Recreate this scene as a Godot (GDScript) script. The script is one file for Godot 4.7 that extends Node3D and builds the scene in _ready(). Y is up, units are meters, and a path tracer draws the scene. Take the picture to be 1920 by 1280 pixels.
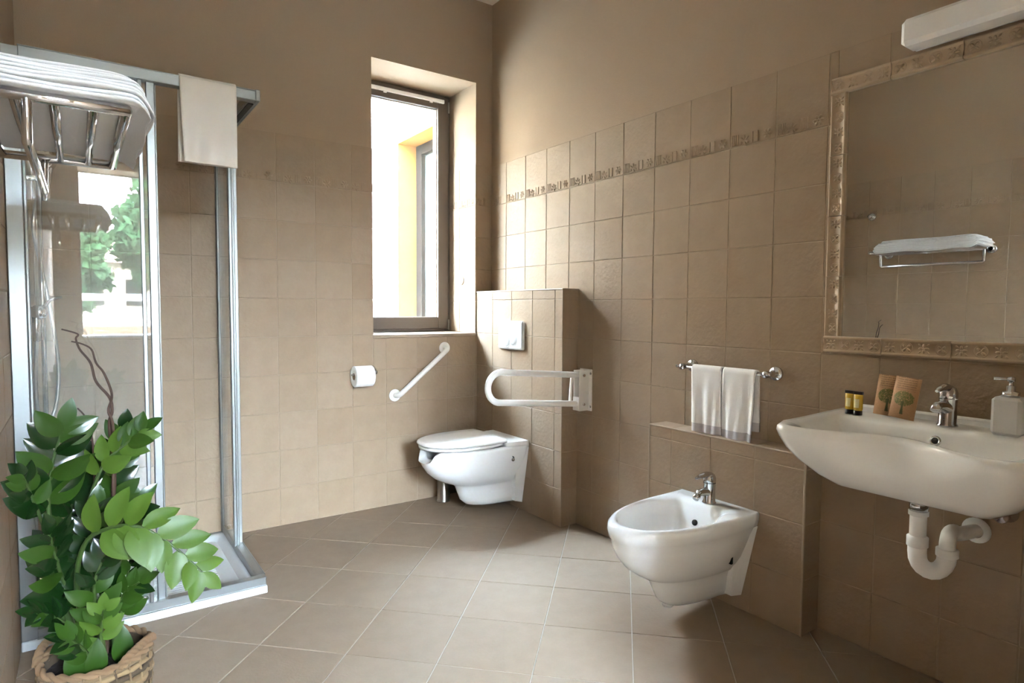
extends Node3D

# Wheelchair-friendly tiled bathroom. Origin: foot of the corner between the back wall (z = 0) and the right wall (x = 0).
# x runs along the back wall (the room lies at x < 0), z runs towards the camera, y is up, metres.

const LEFT := -2.36
const CEIL := 3.05
const TILE_TOP := 2.05
const SKY_ENERGY := 9.0
const EXPOSURE := 37.0

var M := {}
var taken := {}
var cache := {}
var rng := RandomNumberGenerator.new()


func _ready() -> void:
	rng.seed = 7
	camera_and_light()
	make_materials()
	shell()
	half_walls()
	windows()
	outside()
	shower()
	toilet()
	bidet()
	basin()
	mirror()
	grab_rails()
	wall_fittings()
	towels()
	plant()


# ------------------------------------------------------------------ camera, sky, exposure
func camera_and_light() -> void:
	var cam := Camera3D.new()
	cam.name = "camera"
	cam.fov = rad_to_deg(2.0 * atan(640.0 / 1164.9))
	cam.near = 0.02
	cam.far = 200.0
	add_child(cam)
	var yaw := 0.60998
	var pitch := -0.052106
	var roll := 0.0055877
	var fwd := Vector3(sin(yaw) * cos(pitch), sin(pitch), -cos(yaw) * cos(pitch))
	var right := Vector3(cos(yaw), 0, sin(yaw))
	var up := right.cross(fwd)
	var r2 := right * cos(roll) + up * sin(roll)
	var u2 := -right * sin(roll) + up * cos(roll)
	cam.transform = Transform3D(Basis(r2, u2, -fwd), Vector3(-2.1766, 1.1513, 3.3511))
	cam.current = true
	var we := WorldEnvironment.new()
	we.name = "environment"
	var e := Environment.new()
	var sm := ProceduralSkyMaterial.new()
	sm.sky_top_color = Color(0.80, 0.90, 1.0)
	sm.sky_horizon_color = Color(0.89, 0.945, 1.0)
	sm.sky_curve = 0.2
	sm.ground_bottom_color = Color(0.5, 0.5, 0.48)
	sm.ground_horizon_color = Color(0.8, 0.8, 0.78)
	sm.sun_angle_max = 1.0
	var sky := Sky.new()
	sky.sky_material = sm
	e.background_mode = Environment.BG_SKY
	e.sky = sky
	e.background_energy_multiplier = SKY_ENERGY
	e.tonemap_mode = Environment.TONE_MAPPER_LINEAR
	e.tonemap_exposure = EXPOSURE
	e.sdfgi_enabled = true
	e.ssao_enabled = true
	e.ssil_enabled = true
	we.environment = e
	add_child(we)


# ------------------------------------------------------------------ materials
func noise_tex(freq: float, octaves: int, sd: int, size := 512, ramp: Gradient = null) -> ImageTexture:
	var n := FastNoiseLite.new()
	n.seed = sd
	n.noise_type = FastNoiseLite.TYPE_SIMPLEX_SMOOTH
	n.frequency = freq
	n.fractal_type = FastNoiseLite.FRACTAL_FBM
	n.fractal_octaves = octaves
	var im := n.get_seamless_image(size, size)
	if ramp:
		var out := Image.create(size, size, false, Image.FORMAT_RGB8)
		for y in size:
			for x in size:
				out.set_pixel(x, y, ramp.sample(im.get_pixel(x, y).r))
		im = out
	return ImageTexture.create_from_image(im)


func ramp2(a: Color, b: Color) -> Gradient:
	var g := Gradient.new()
	g.set_color(0, a)
	g.set_color(1, b)
	return g


func mat(called: String, color: Color, rough: float, metal := 0.0) -> StandardMaterial3D:
	var m := StandardMaterial3D.new()
	m.resource_name = called
	m.albedo_color = color
	m.roughness = rough
	m.metallic = metal
	m.cull_mode = BaseMaterial3D.CULL_DISABLED
	M[called] = m
	return m


func relief(m: StandardMaterial3D, tex: Texture2D, cm: float, per_metre: float, world := true) -> void:
	m.uv1_triplanar = true
	m.uv1_world_triplanar = world
	m.uv1_scale = Vector3.ONE * per_metre
	m.heightmap_enabled = true
	m.heightmap_scale = cm
	m.heightmap_texture = tex


func make_materials() -> void:
	var slate := noise_tex(0.026, 4, 11)
	var fine := noise_tex(0.05, 3, 12)
	var cloth := noise_tex(0.16, 2, 13)
	var tint := noise_tex(0.015, 4, 14, 256, ramp2(Color(0.965, 0.96, 0.955), Color(1, 1, 1)))
	for k in 4:
		var t := mat("wall_tile_%d" % k, Color(0.60, 0.516, 0.424).lightened([0.0, 0.025, 0.045, 0.015][k]), 0.55)
		relief(t, slate, 0.10, 2.6, false)
		t.metallic_specular = 0.35
		t.uv1_offset = Vector3(0.31, 0.17, 0.53) * k
		t.albedo_texture = tint
		var f := mat("floor_tile_%d" % k, Color(0.555, 0.485, 0.41).lightened([0.0, 0.02, 0.035, 0.01][k]), 0.65)
		relief(f, fine, 0.03, 3.0, false)
		f.metallic_specular = 0.32
		f.uv1_offset = Vector3(0.23, 0.41, 0.37) * k
		f.albedo_texture = tint
	relief(mat("grout", Color(0.615, 0.54, 0.455), 0.9), fine, 0.05, 6.0)
	relief(mat("floor_grout", Color(0.70, 0.66, 0.61), 0.9), fine, 0.05, 6.0)
	relief(mat("plaster", Color(0.615, 0.53, 0.44), 0.92), fine, 0.05, 5.0)
	relief(mat("ceiling_paint", Color(0.86, 0.83, 0.78), 0.95), fine, 0.05, 5.0)
	mat("border_glaze", Color(0.69, 0.60, 0.50), 0.45)
	mat("tile_trim", Color(0.60, 0.525, 0.44), 0.5)
	var c := mat("ceramic", Color(0.93, 0.93, 0.92), 0.07)
	c.metallic_specular = 0.55
	mat("seat_plastic", Color(0.93, 0.92, 0.905), 0.18)
	mat("enamel", Color(0.90, 0.885, 0.86), 0.28)
	mat("white_plastic", Color(0.92, 0.92, 0.915), 0.3)
	mat("chrome", Color(0.78, 0.78, 0.79), 0.07, 1.0)
	mat("brushed_steel", Color(0.62, 0.60, 0.57), 0.3, 1.0)
	mat("aluminium", Color(0.60, 0.61, 0.605), 0.42, 1.0)
	mat("acrylic", Color(0.74, 0.75, 0.745), 0.16)
	mat("rubber", Color(0.05, 0.05, 0.05), 0.7)
	mat("dark_hole", Color(0.03, 0.03, 0.03), 0.6)
	mat("mirror_glass", Color(0.90, 0.905, 0.89), 0.0, 1.0)
	var g := mat("pane", Color(0.9, 0.97, 0.95, 0.03), 0.0)
	g.transparency = BaseMaterial3D.TRANSPARENCY_ALPHA
	relief(mat("frame_brown", Color(0.345, 0.305, 0.27), 0.4), fine, 0.02, 8.0)
	var tw := mat("terry", Color(0.915, 0.91, 0.905), 1.0)
	relief(tw, cloth, 0.06, 7.0)
	tw.rim_enabled = true
	tw.rim = 0.4
	relief(mat("terry_bath", Color(0.845, 0.84, 0.835), 1.0), cloth, 0.06, 7.0)
	relief(mat("terry_band", Color(0.74, 0.73, 0.75), 0.95), cloth, 0.03, 14.0)
	mat("plate_white", Color(0.80, 0.80, 0.795), 0.3)
	relief(mat("cotton", Color(0.86, 0.825, 0.78), 1.0), cloth, 0.05, 7.0)
	mat("paper", Color(0.95, 0.95, 0.94), 0.95)
	mat("card", Color(0.55, 0.45, 0.36), 0.95)
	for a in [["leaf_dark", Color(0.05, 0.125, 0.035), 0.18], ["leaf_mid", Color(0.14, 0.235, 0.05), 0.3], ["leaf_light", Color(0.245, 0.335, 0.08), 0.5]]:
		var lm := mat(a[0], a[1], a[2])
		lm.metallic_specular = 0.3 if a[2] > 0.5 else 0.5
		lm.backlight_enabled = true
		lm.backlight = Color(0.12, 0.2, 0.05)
	mat("stem_green", Color(0.20, 0.27, 0.10), 0.5)
	mat("twig_bark", Color(0.27, 0.18, 0.125), 0.8)
	relief(mat("soil", Color(0.155, 0.095, 0.065), 1.0), cloth, 1.0, 6.0)
	for k in 3:
		relief(mat("straw_%d" % k, [Color(0.54, 0.44, 0.31), Color(0.45, 0.36, 0.25), Color(0.30, 0.235, 0.16)][k], 0.85), cloth, 0.2, 10.0)
	relief(mat("rope", Color(0.58, 0.45, 0.32), 0.95), cloth, 0.4, 12.0)
	mat("amber_shampoo", Color(0.78, 0.64, 0.22), 0.2)
	mat("brown_cap", Color(0.13, 0.06, 0.04), 0.35)
	mat("label_cream", Color(0.86, 0.82, 0.60), 0.6)
	var fr := mat("frosted_glass", Color(0.93, 0.93, 0.92, 0.6), 0.45)
	fr.transparency = BaseMaterial3D.TRANSPARENCY_ALPHA
	# outside
	mat("facade_white", Color(0.80, 0.80, 0.79), 0.9)
	mat("facade_cream", Color(0.66, 0.59, 0.50), 0.9)
	mat("facade_yellow", Color(0.42, 0.285, 0.135), 0.9)
	mat("wood_orange", Color(0.20, 0.115, 0.06), 0.7)
	mat("frame_dark", Color(0.09, 0.07, 0.06), 0.5)
	mat("stone_tan", Color(0.50, 0.40, 0.31), 0.9)
	relief(mat("paving", Color(0.36, 0.36, 0.33), 0.95), fine, 0.2, 1.0)
	mat("asphalt", Color(0.33, 0.34, 0.35), 0.95)
	mat("rail_white", Color(0.90, 0.90, 0.90), 0.4)
	mat("bark", Color(0.25, 0.19, 0.14), 0.95)
	mat("tree_leaf", Color(0.165, 0.235, 0.145), 0.7)
	mat("roof_tile", Color(0.62, 0.47, 0.40), 0.9)
	for k in ["facade_white", "facade_cream", "facade_yellow", "wood_orange", "frame_dark", "stone_tan", "paving", "asphalt", "bark", "tree_leaf", "roof_tile"]:
		M[k].specular_mode = BaseMaterial3D.SPECULAR_DISABLED
	mat("sachet_paper", Color(1, 1, 1), 0.65).albedo_texture = sachet_print()


func sachet_print() -> ImageTexture:
	var w := 128
	var h := 192
	var im := Image.create(w, h, false, Image.FORMAT_RGB8)
	var n := FastNoiseLite.new()
	n.frequency = 0.07
	n.seed = 5
	var r := RandomNumberGenerator.new()
	r.seed = 3
	for y in h:
		for x in w:
			var k := n.get_noise_2d(x, y * 3.0) * 0.05
			var c := Color(0.70 + k, 0.54 + k, 0.385 + k)
			if y < 62 and (y / 5) % 2 == 0 and x > 14 and x < 114 and n.get_noise_2d(x * 9.0, y / 5 * 40.0) > -0.25:
				c = c.darkened(0.22)   # rows of small print
			im.set_pixel(x, y, c)
	for k in 900:                          # crown of the printed tree: stippled leaves
		var a := r.randf() * TAU
		var d := sqrt(r.randf())
		var px := int(64 + cos(a) * d * 50)
		var py := int(98 + sin(a) * d * 34)
		im.fill_rect(Rect2i(px, py, 3, 3), Color(0.33, 0.35, 0.15).lerp(Color(0.45, 0.43, 0.22), r.randf()))
	for y in range(112, 172):              # trunk and roots
		var half := 5 + absi(y - 138) / 9
		im.fill_rect(Rect2i(64 - half, y, 2 * half, 1), Color(0.30, 0.31, 0.13))
	return ImageTexture.create_from_image(im)


# ------------------------------------------------------------------ mesh helpers
func mb() -> SurfaceTool:
	var st := SurfaceTool.new()
	st.begin(Mesh.PRIMITIVE_TRIANGLES)
	st.set_smooth_group(-1)
	return st


func tri(st: SurfaceTool, a: Vector3, b: Vector3, c: Vector3) -> void:
	st.add_vertex(a)
	st.add_vertex(b)
	st.add_vertex(c)


func quad(st: SurfaceTool, a: Vector3, b: Vector3, c: Vector3, d: Vector3) -> void:
	tri(st, a, b, c)
	tri(st, a, c, d)


# chamfered box, faces wound clockwise seen from outside
func add_box(st: SurfaceTool, at: Vector3, size: Vector3, bev := 0.0, basis := Basis()) -> void:
	st.set_smooth_group(-1)
	var h := size * 0.5
	bev = minf(bev, minf(h.x, minf(h.y, h.z)) * 0.98)
	var T := Transform3D(basis, at)
	if bev <= 0.0:
		var p := []
		for i in 8:
			p.append(T * Vector3(h.x if i & 1 else -h.x, h.y if i & 2 else -h.y, h.z if i & 4 else -h.z))
		for f in [[0, 2, 3, 1], [4, 5, 7, 6], [0, 1, 5, 4], [2, 6, 7, 3], [0, 4, 6, 2], [1, 3, 7, 5]]:
			quad(st, p[f[3]], p[f[2]], p[f[1]], p[f[0]])
		return
	var v := func(sx: int, sy: int, sz: int, ax: int) -> Vector3:
		var q := Vector3(sx * (h.x - (0.0 if ax == 0 else bev)), sy * (h.y - (0.0 if ax == 1 else bev)), sz * (h.z - (0.0 if ax == 2 else bev)))
		return T * q
	for s in [-1, 1]:
		var fx := [v.call(s, -1, -1, 0), v.call(s, 1, -1, 0), v.call(s, 1, 1, 0), v.call(s, -1, 1, 0)]
		var fy := [v.call(-1, s, -1, 1), v.call(-1, s, 1, 1), v.call(1, s, 1, 1), v.call(1, s, -1, 1)]
		var fz := [v.call(-1, -1, s, 2), v.call(1, -1, s, 2), v.call(1, 1, s, 2), v.call(-1, 1, s, 2)]
		for f in [fx, fy, fz]:
			if s > 0:
				f.reverse()
			quad(st, f[0], f[1], f[2], f[3])
	for a in [-1, 1]:
		for b in [-1, 1]:
			quad(st, v.call(-1, a, b, 1), v.call(1, a, b, 1), v.call(1, a, b, 2), v.call(-1, a, b, 2))
			quad(st, v.call(a, -1, b, 0), v.call(a, 1, b, 0), v.call(a, 1, b, 2), v.call(a, -1, b, 2))
			quad(st, v.call(a, b, -1, 0), v.call(a, b, 1, 0), v.call(a, b, 1, 1), v.call(a, b, -1, 1))
			for c in [-1, 1]:
				tri(st, v.call(a, b, c, 0), v.call(a, b, c, 1), v.call(a, b, c, 2))


func span(st: SurfaceTool, a: Vector3, b: Vector3, bev := 0.0) -> void:
	add_box(st, (a + b) * 0.5, (b - a).abs(), bev)


# rings of equal length joined into a smooth skin
func loft(st: SurfaceTool, rings: Array, cap_a := false, cap_b := false, closed := true) -> void:
	st.set_smooth_group(0)
	var n: int = rings[0].size()
	for i in rings.size() - 1:
		var a = rings[i]
		var b = rings[i + 1]
		for j in (n if closed else n - 1):
			var k := (j + 1) % n
			quad(st, a[j], a[k], b[k], b[j])
	for e in [[cap_a, rings[0]], [cap_b, rings[-1]]]:
		if e[0]:
			st.set_smooth_group(-1)
			var mid := Vector3.ZERO
			for p in e[1]:
				mid += p
			mid /= n
			for j in n:
				tri(st, mid, e[1][j], e[1][(j + 1) % n])


func circle(at: Vector3, u: Vector3, v: Vector3, r: float, n: int) -> PackedVector3Array:
	var p := PackedVector3Array()
	for j in n:
		var a := TAU * j / n
		p.append(at + (u * cos(a) + v * sin(a)) * r)
	return p


func smooth_path(pts: Array, per := 6) -> PackedVector3Array:
	var out := PackedVector3Array()
	for i in pts.size() - 1:
		var p0: Vector3 = pts[maxi(i - 1, 0)]
		var p1: Vector3 = pts[i]
		var p2: Vector3 = pts[i + 1]
		var p3: Vector3 = pts[mini(i + 2, pts.size() - 1)]
		for k in per:
			out.append(p1.cubic_interpolate(p2, p0, p3, float(k) / per))
	out.append(pts[-1])
	return out


# tube along a path; radius is a number or one per point
func add_tube(st: SurfaceTool, path, radius, sides := 12, caps := true) -> void:
	var rings := []
	var n: int = path.size()
	var u := Vector3.ZERO
	for i in n:
		var t: Vector3 = (path[mini(i + 1, n - 1)] - path[maxi(i - 1, 0)]).normalized()
		if i == 0:
			u = t.cross(Vector3.UP if absf(t.y) < 0.9 else Vector3.RIGHT).normalized()
		else:
			u = (u - t * u.dot(t)).normalized()
		var r: float = radius[i] if radius is Array or radius is PackedFloat32Array else radius
		rings.append(circle(path[i], u, t.cross(u), r, sides))
	loft(st, rings, caps, caps)


func add_rod(st: SurfaceTool, a: Vector3, b: Vector3, r: float, sides := 14) -> void:
	var d := (b - a).normalized()
	var e := minf(r * 0.25, a.distance_to(b) * 0.2)
	add_tube(st, [a, a + d * 0.0001, a + d * e, b - d * e, b - d * 0.0001, b], [r * 0.7, r * 0.75, r, r, r * 0.75, r * 0.7], sides)


# turned shape: profile of [radius, height] about an axis
func add_lathe(st: SurfaceTool, at: Vector3, axis: Vector3, prof: Array, sides := 24) -> void:
	var ax := axis.normalized()
	var u := ax.cross(Vector3.UP if absf(ax.y) < 0.9 else Vector3.RIGHT).normalized()
	var v := ax.cross(u)
	var rings := []
	for p in prof:
		rings.append(circle(at + ax * p[1], u, v, maxf(p[0], 0.00005), sides))
	loft(st, rings)


# low dome used for carved petals; lies on the plane spanned by u and v, bulging along w
func add_bump(st: SurfaceTool, at: Vector3, u: Vector3, v: Vector3, w: Vector3, seg := 8) -> void:
	var rings := []
	for k in 3:
		var a := PI * 0.5 * k / 2.6
		var p := PackedVector3Array()
		for j in seg:
			var b := TAU * j / seg
			p.append(at + (u * cos(b) + v * sin(b)) * cos(a) + w * sin(a))
		rings.append(p)
	loft(st, rings, false, true)


func add_prism(st: SurfaceTool, poly: PackedVector2Array, y0: float, y1: float, bev := 0.0) -> void:
	st.set_smooth_group(-1)
	if Geometry2D.is_polygon_clockwise(poly):
		poly.reverse()
	var top := poly
	if bev > 0.0:
		var ins := Geometry2D.offset_polygon(poly, -bev, Geometry2D.JOIN_MITER)
		if ins.size() == 1 and ins[0].size() == poly.size():
			# match the starting corner
			var q: PackedVector2Array = ins[0]
			var best := 0
			for k in q.size():
				if q[k].distance_to(poly[0]) < q[best].distance_to(poly[0]):
					best = k
			top = PackedVector2Array()
			for k in q.size():
				top.append(q[(best + k) % q.size()])
	var n := poly.size()
	for k in n:
		var a := poly[k]
		var b := poly[(k + 1) % n]
		var c := top[(k + 1) % n]
		var d := top[k]
		quad(st, Vector3(a.x, y0, a.y), Vector3(b.x, y0, b.y), Vector3(b.x, y1 - bev, b.y), Vector3(a.x, y1 - bev, a.y))
		if bev > 0.0:
			quad(st, Vector3(a.x, y1 - bev, a.y), Vector3(b.x, y1 - bev, b.y), Vector3(c.x, y1, c.y), Vector3(d.x, y1, d.y))
	var idx := Geometry2D.triangulate_polygon(top)
	for k in range(0, idx.size(), 3):
		tri(st, Vector3(top[idx[k]].x, y1, top[idx[k]].y), Vector3(top[idx[k + 1]].x, y1, top[idx[k + 1]].y), Vector3(top[idx[k + 2]].x, y1, top[idx[k + 2]].y))


func done(st: SurfaceTool) -> ArrayMesh:
	st.generate_normals()
	return st.commit()


func numbered(called: String) -> String:
	taken[called] = taken.get(called, -1) + 1
	return called if taken[called] == 0 else "%s_%03d" % [called, taken[called]]


# a mesh in world coordinates as a child of a thing (or of a part), or top-level
func obj(called: String, shape, material: String, parent: Node3D = self) -> MeshInstance3D:
	var o := MeshInstance3D.new()
	o.mesh = shape if shape is Mesh else done(shape)
	o.material_override = M[material]
	if parent == self:
		o.name = numbered(called)
		add_child(o)
	else:
		o.name = called
		parent.add_child(o, true)
		var p: Node = parent
		while p is Node3D and p != self:
			o.position -= p.position
			p = p.get_parent()
	return o


func thing(called: String, label: String, category: String, at := Vector3.ZERO, group := "") -> Node3D:
	var o := Node3D.new()
	o.name = numbered(called)
	o.position = at
	add_child(o)
	return tag(o, label, category, group)


func tag(o: Node3D, label: String, category: String, group := "") -> Node3D:
	o.set_meta("label", label)
	o.set_meta("category", category)
	if group:
		o.set_meta("group", group)
	return o


func struct_(called: String, shape, material: String, label: String) -> MeshInstance3D:
	var o := obj(called, shape, material)
	o.set_meta("kind", "structure")
	o.set_meta("label", label)
	return o


# ------------------------------------------------------------------ tiles
# a tile of w x h, glazed face at local z = 0, facing local +z
func tile_mesh(w: float, h: float) -> ArrayMesh:
	var key := "t%d_%d" % [roundi(w * 2000), roundi(h * 2000)]
	if not cache.has(key):
		var st := mb()
		add_tile(st, w, h)
		cache[key] = done(st)
	return cache[key]


func add_tile(st: SurfaceTool, w: float, h: float) -> void:
	st.set_smooth_group(-1)
	var b := 0.0016
	var x := w * 0.5
	var y := h * 0.5
	var f := [Vector3(-x + b, -y + b, 0), Vector3(-x + b, y - b, 0), Vector3(x - b, y - b, 0), Vector3(x - b, -y + b, 0)]
	var e := [Vector3(-x, -y, -b), Vector3(-x, y, -b), Vector3(x, y, -b), Vector3(x, -y, -b)]
	quad(st, f[0], f[1], f[2], f[3])
	for k in 4:
		var j := (k + 1) % 4
		quad(st, e[k], e[j], f[j], f[k])
		var d := Vector3(0, 0, -0.006)
		quad(st, e[k] + d, e[j] + d, e[j], e[k])


func decor_mesh(w: float) -> ArrayMesh:
	var key := "d%d" % roundi(w * 2000)
	if not cache.has(key):
		var st := mb()
		add_tile(st, w, 0.2472)
		var y0 := -0.123 + 0.026
		var Z := Vector3(0, 0, 0.0038)
		var left := -0.1
		var lim := w * 0.5 - 0.006
		for e in [[-0.078, 0], [-0.036, 1], [0.014, 2], [0.064, 3]]:
			var cx: float = e[0]
			if absf(cx) + 0.0135 > lim:
				continue
			var at := Vector3(cx, y0, 0)
			if e[1] == 0:
				for k in 4:
					add_box(st, at + Vector3(-0.0125 + k * 0.0083, 0, 0.001), Vector3(0.006, 0.042, 0.0045), 0.0010)
			elif e[1] == 2:
				add_box(st, at + Vector3(-0.014, 0, 0.001), Vector3(0.005, 0.042, 0.0045), 0.0010)
				add_box(st, at + Vector3(0.002, 0, 0.001), Vector3(0.018, 0.042, 0.0045), 0.0010)
			elif e[1] == 1:
				for k in 5:
					var a := -0.9 + k * 0.9
					var d := Vector3(sin(a), cos(a), 0)
					add_bump(st, at + Vector3(0, -0.008, 0) + d * 0.014, d * 0.011, Vector3(d.y, -d.x, 0) * 0.0045, Z)
				add_bump(st, at + Vector3(-0.014, -0.014, 0), Vector3(0.006, 0, 0), Vector3(0, 0.006, 0), Z)
				add_bump(st, at + Vector3(0.014, -0.014, 0), Vector3(0.006, 0, 0), Vector3(0, 0.006, 0), Z)
			else:
				for k in 6:
					var a := TAU * k / 6.0
					var d := Vector3(cos(a), sin(a), 0)
					add_bump(st, at + d * 0.0125, d * 0.009, Vector3(d.y, -d.x, 0) * 0.006, Z)
				add_bump(st, at, Vector3(0.005, 0, 0), Vector3(0, 0.005, 0), Z)
		add_box(st, Vector3(0, y0 - 0.0245, 0.0005), Vector3(w - 0.008, 0.0022, 0.002), 0.0006)
		cache[key] = done(st)
	return cache[key]


# lay tiles on a plane: origin and the two directions of the face as seen from the room
func lay(parent: Node3D, o: Vector3, u: Vector3, us: Array, ys: Array, decor_row := -1, hole := Rect2()) -> void:
	var n := u.cross(Vector3.UP)
	var B := Basis(u, Vector3.UP, n)
	var off := Vector3.ZERO
	var p: Node = parent
	while p is Node3D and p != self:
		off -= p.position
		p = p.get_parent()
	for i in us.size() - 1:
		for j in ys.size() - 1:
			var pieces := [Rect2(us[i], ys[j], us[i + 1] - us[i], ys[j + 1] - ys[j])]
			if hole.has_area():
				pieces = cut(pieces[0], hole)
			for r in pieces:
				if r.size.x < 0.006 or r.size.y < 0.006:
					continue
				var w: float = r.size.x - 0.0028
				var h: float = r.size.y - 0.0028
				var t := MeshInstance3D.new()
				t.name = "tile"
				t.mesh = decor_mesh(w) if j == decor_row and absf(h - 0.2472) < 0.002 else tile_mesh(w, h)
				t.material_override = M["wall_tile_%d" % (rng.randi() % 4)]
				var tilt := Basis.from_euler(Vector3(rng.randf_range(-1, 1), rng.randf_range(-1, 1), 0) * 0.0022)
				t.transform = Transform3D(B * tilt, o + u * r.get_center().x + Vector3(0, r.get_center().y, 0) + n * rng.randf_range(-0.0005, 0.0003) + off)
				parent.add_child(t, true)


func steps(a: float, b: float, first: float, pitch := 0.2) -> Array:
	var out := [a]
	var x := first
	while x < b - 0.004:
		if x > a + 0.004:
			out.append(x)
		x += pitch
	out.append(b)
	return out


# what is left of a tile round an opening
func cut(r: Rect2, hole: Rect2) -> Array:
	if not r.intersects(hole):
		return [r]
	var k := r.intersection(hole)
	var out := []
	if k.position.x > r.position.x + 0.001:
		out.append(Rect2(r.position.x, r.position.y, k.position.x - r.position.x, r.size.y))
	if k.end.x < r.end.x - 0.001:
		out.append(Rect2(k.end.x, r.position.y, r.end.x - k.end.x, r.size.y))
	if k.position.y > r.position.y + 0.001:
		out.append(Rect2(k.position.x, r.position.y, k.size.x, k.position.y - r.position.y))
	if k.end.y < r.end.y - 0.001:
		out.append(Rect2(k.position.x, k.end.y, k.size.x, r.end.y - k.end.y))
	return out


const ROWS := [0.0, 0.2, 0.4, 0.6, 0.8, 1.0, 1.2, 1.4, 1.6, 1.8, 2.05]
const WIN := Rect2(-0.80, 1.0, 0.685, 1.55)      # opening in the back wall: x, y
const WIN2 := Rect2(-2.145, 0.84, 0.90, 1.70)    # opening at the end of the entry passage
const PASS_X := -1.00                            # right side of the unseen passage, set to narrow the window light
const PASS_Z := 3.10                             # where the unseen passage begins
const END_Z := 5.70


func shell() -> void:
	# right wall
	var st := mb()
	span(st, Vector3(0.004, -0.02, -0.45), Vector3(0.16, CEIL + 0.1, PASS_Z + 0.15))
	var w := struct_("wall_right", st, "plaster", "right wall, beige tiles below and taupe plaster above")
	st = mb()
	span(st, Vector3(0.0022, 0.0, 0.0), Vector3(0.005, TILE_TOP - 0.002, PASS_Z))
	obj("grout", st, "grout", w)
	lay(w, Vector3.ZERO, Vector3(0, 0, 1), steps(0.0, PASS_Z, 0.1675), ROWS, 9, Rect2(2.20, 1.03, 0.80, 0.90))
	# back wall with the window opening
	st = mb()
	var zb := -0.004
	span(st, Vector3(LEFT - 0.2, -0.02, -0.45), Vector3(WIN.position.x, CEIL + 0.1, zb))
	span(st, Vector3(WIN.end.x, -0.02, -0.45), Vector3(0.004, CEIL + 0.1, zb))
	span(st, Vector3(WIN.position.x, -0.02, -0.45), Vector3(WIN.end.x, WIN.position.y - 0.02, zb))
	span(st, Vector3(WIN.position.x, WIN.end.y, -0.45), Vector3(WIN.end.x, CEIL + 0.1, zb))
	w = struct_("wall_back", st, "plaster", "back wall with the tall window, beige tiles below and taupe plaster above")
	st = mb()
	span(st, Vector3(LEFT, 0, -0.005), Vector3(WIN.position.x - 0.001, TILE_TOP - 0.002, -0.0022))
	span(st, Vector3(WIN.position.x - 0.001, 0, -0.005), Vector3(WIN.end.x + 0.001, WIN.position.y - 0.022, -0.0022))
	span(st, Vector3(WIN.end.x + 0.001, 0, -0.005), Vector3(0, TILE_TOP - 0.002, -0.0022))
	obj("grout", st, "grout", w)
	var xs := steps(LEFT, 0.0, -2.323)
	lay(w, Vector3.ZERO, Vector3(1, 0, 0), xs, ROWS, 9, Rect2(WIN.position.x, WIN.position.y - 0.02, WIN.size.x, 2.0))
	# tiled sides of the window recess
	var rows := [1.0, 1.2, 1.4, 1.6, 1.8, 2.05]
	lay(w, Vector3(WIN.end.x - 0.003, 0, 0), Vector3(0, 0, 1), [-0.325, -0.2, 0.0], rows, 4)
	lay(w, Vector3(WIN.position.x + 0.003, 0, 0), Vector3(0, 0, -1), [0.0, 0.2, 0.325], rows, 4)
	# left wall (runs on beside the entry passage)
	st = mb()
	span(st, Vector3(LEFT - 0.2, -0.02, zb), Vector3(LEFT - 0.004, CEIL + 0.1, END_Z + 0.35))
	w = struct_("wall_left", st, "plaster", "left wall behind the shower and the towel rack, tiled below")
	st = mb()
	span(st, Vector3(LEFT - 0.005, 0, 0), Vector3(LEFT - 0.0022, TILE_TOP - 0.002, END_Z))
	obj("grout", st, "grout", w)
	lay(w, Vector3(LEFT, 0, 0), Vector3(0, 0, -1), steps(-3.3, 0.0, -3.2), ROWS, 9)
	# unseen front wall, passage side and end, placed to narrow the window light
	st = mb()
	span(st, Vector3(PASS_X, -0.02, PASS_Z), Vector3(0.004, CEIL + 0.1, PASS_Z + 0.15))
	struct_("wall_front_unseen", st, "plaster", "unseen plastered wall behind the camera, placed to keep passage window light off the right side")
	st = mb()
	span(st, Vector3(PASS_X, -0.02, PASS_Z + 0.15), Vector3(PASS_X + 0.15, CEIL + 0.1, END_Z + 0.35))
	struct_("wall_passage_unseen", st, "plaster", "unseen plastered passage side behind the camera, placed to narrow the window light")
	st = mb()
	span(st, Vector3(LEFT - 0.004, -0.02, END_Z), Vector3(WIN2.position.x, CEIL + 0.1, END_Z + 0.35))
	span(st, Vector3(WIN2.end.x, -0.02, END_Z), Vector3(PASS_X, CEIL + 0.1, END_Z + 0.35))
	span(st, Vector3(WIN2.position.x, -0.02, END_Z), Vector3(WIN2.end.x, WIN2.position.y, END_Z + 0.35))
	span(st, Vector3(WIN2.position.x, WIN2.end.y, END_Z), Vector3(WIN2.end.x, CEIL + 0.1, END_Z + 0.35))
	struct_("wall_passage_end", st, "plaster", "end wall of the entry passage with the window mirrored in the shower glass")
	# ceiling
	st = mb()
	span(st, Vector3(LEFT - 0.2, CEIL, -0.45), Vector3(0.16, CEIL + 0.2, END_Z + 0.35))
	struct_("ceiling", st, "ceiling_paint", "pale painted ceiling, just showing above the wall corner")
	# floor with diagonal tiles
	st = mb()
	span(st, Vector3(LEFT - 0.2, -0.2, -0.45), Vector3(0.16, -0.0022, END_Z + 0.35))
	var f := struct_("floor", st, "floor_grout", "taupe floor tiles laid diagonally")
	var room := PackedVector2Array([Vector2(LEFT, 0), Vector2(0, 0), Vector2(0, PASS_Z), Vector2(PASS_X, PASS_Z), Vector2(PASS_X, END_Z), Vector2(LEFT, END_Z)])
	var P := 0.3142
	var q := sqrt(0.5)
	st = mb()
	var hs := P * 0.5 - 0.0016
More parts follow.
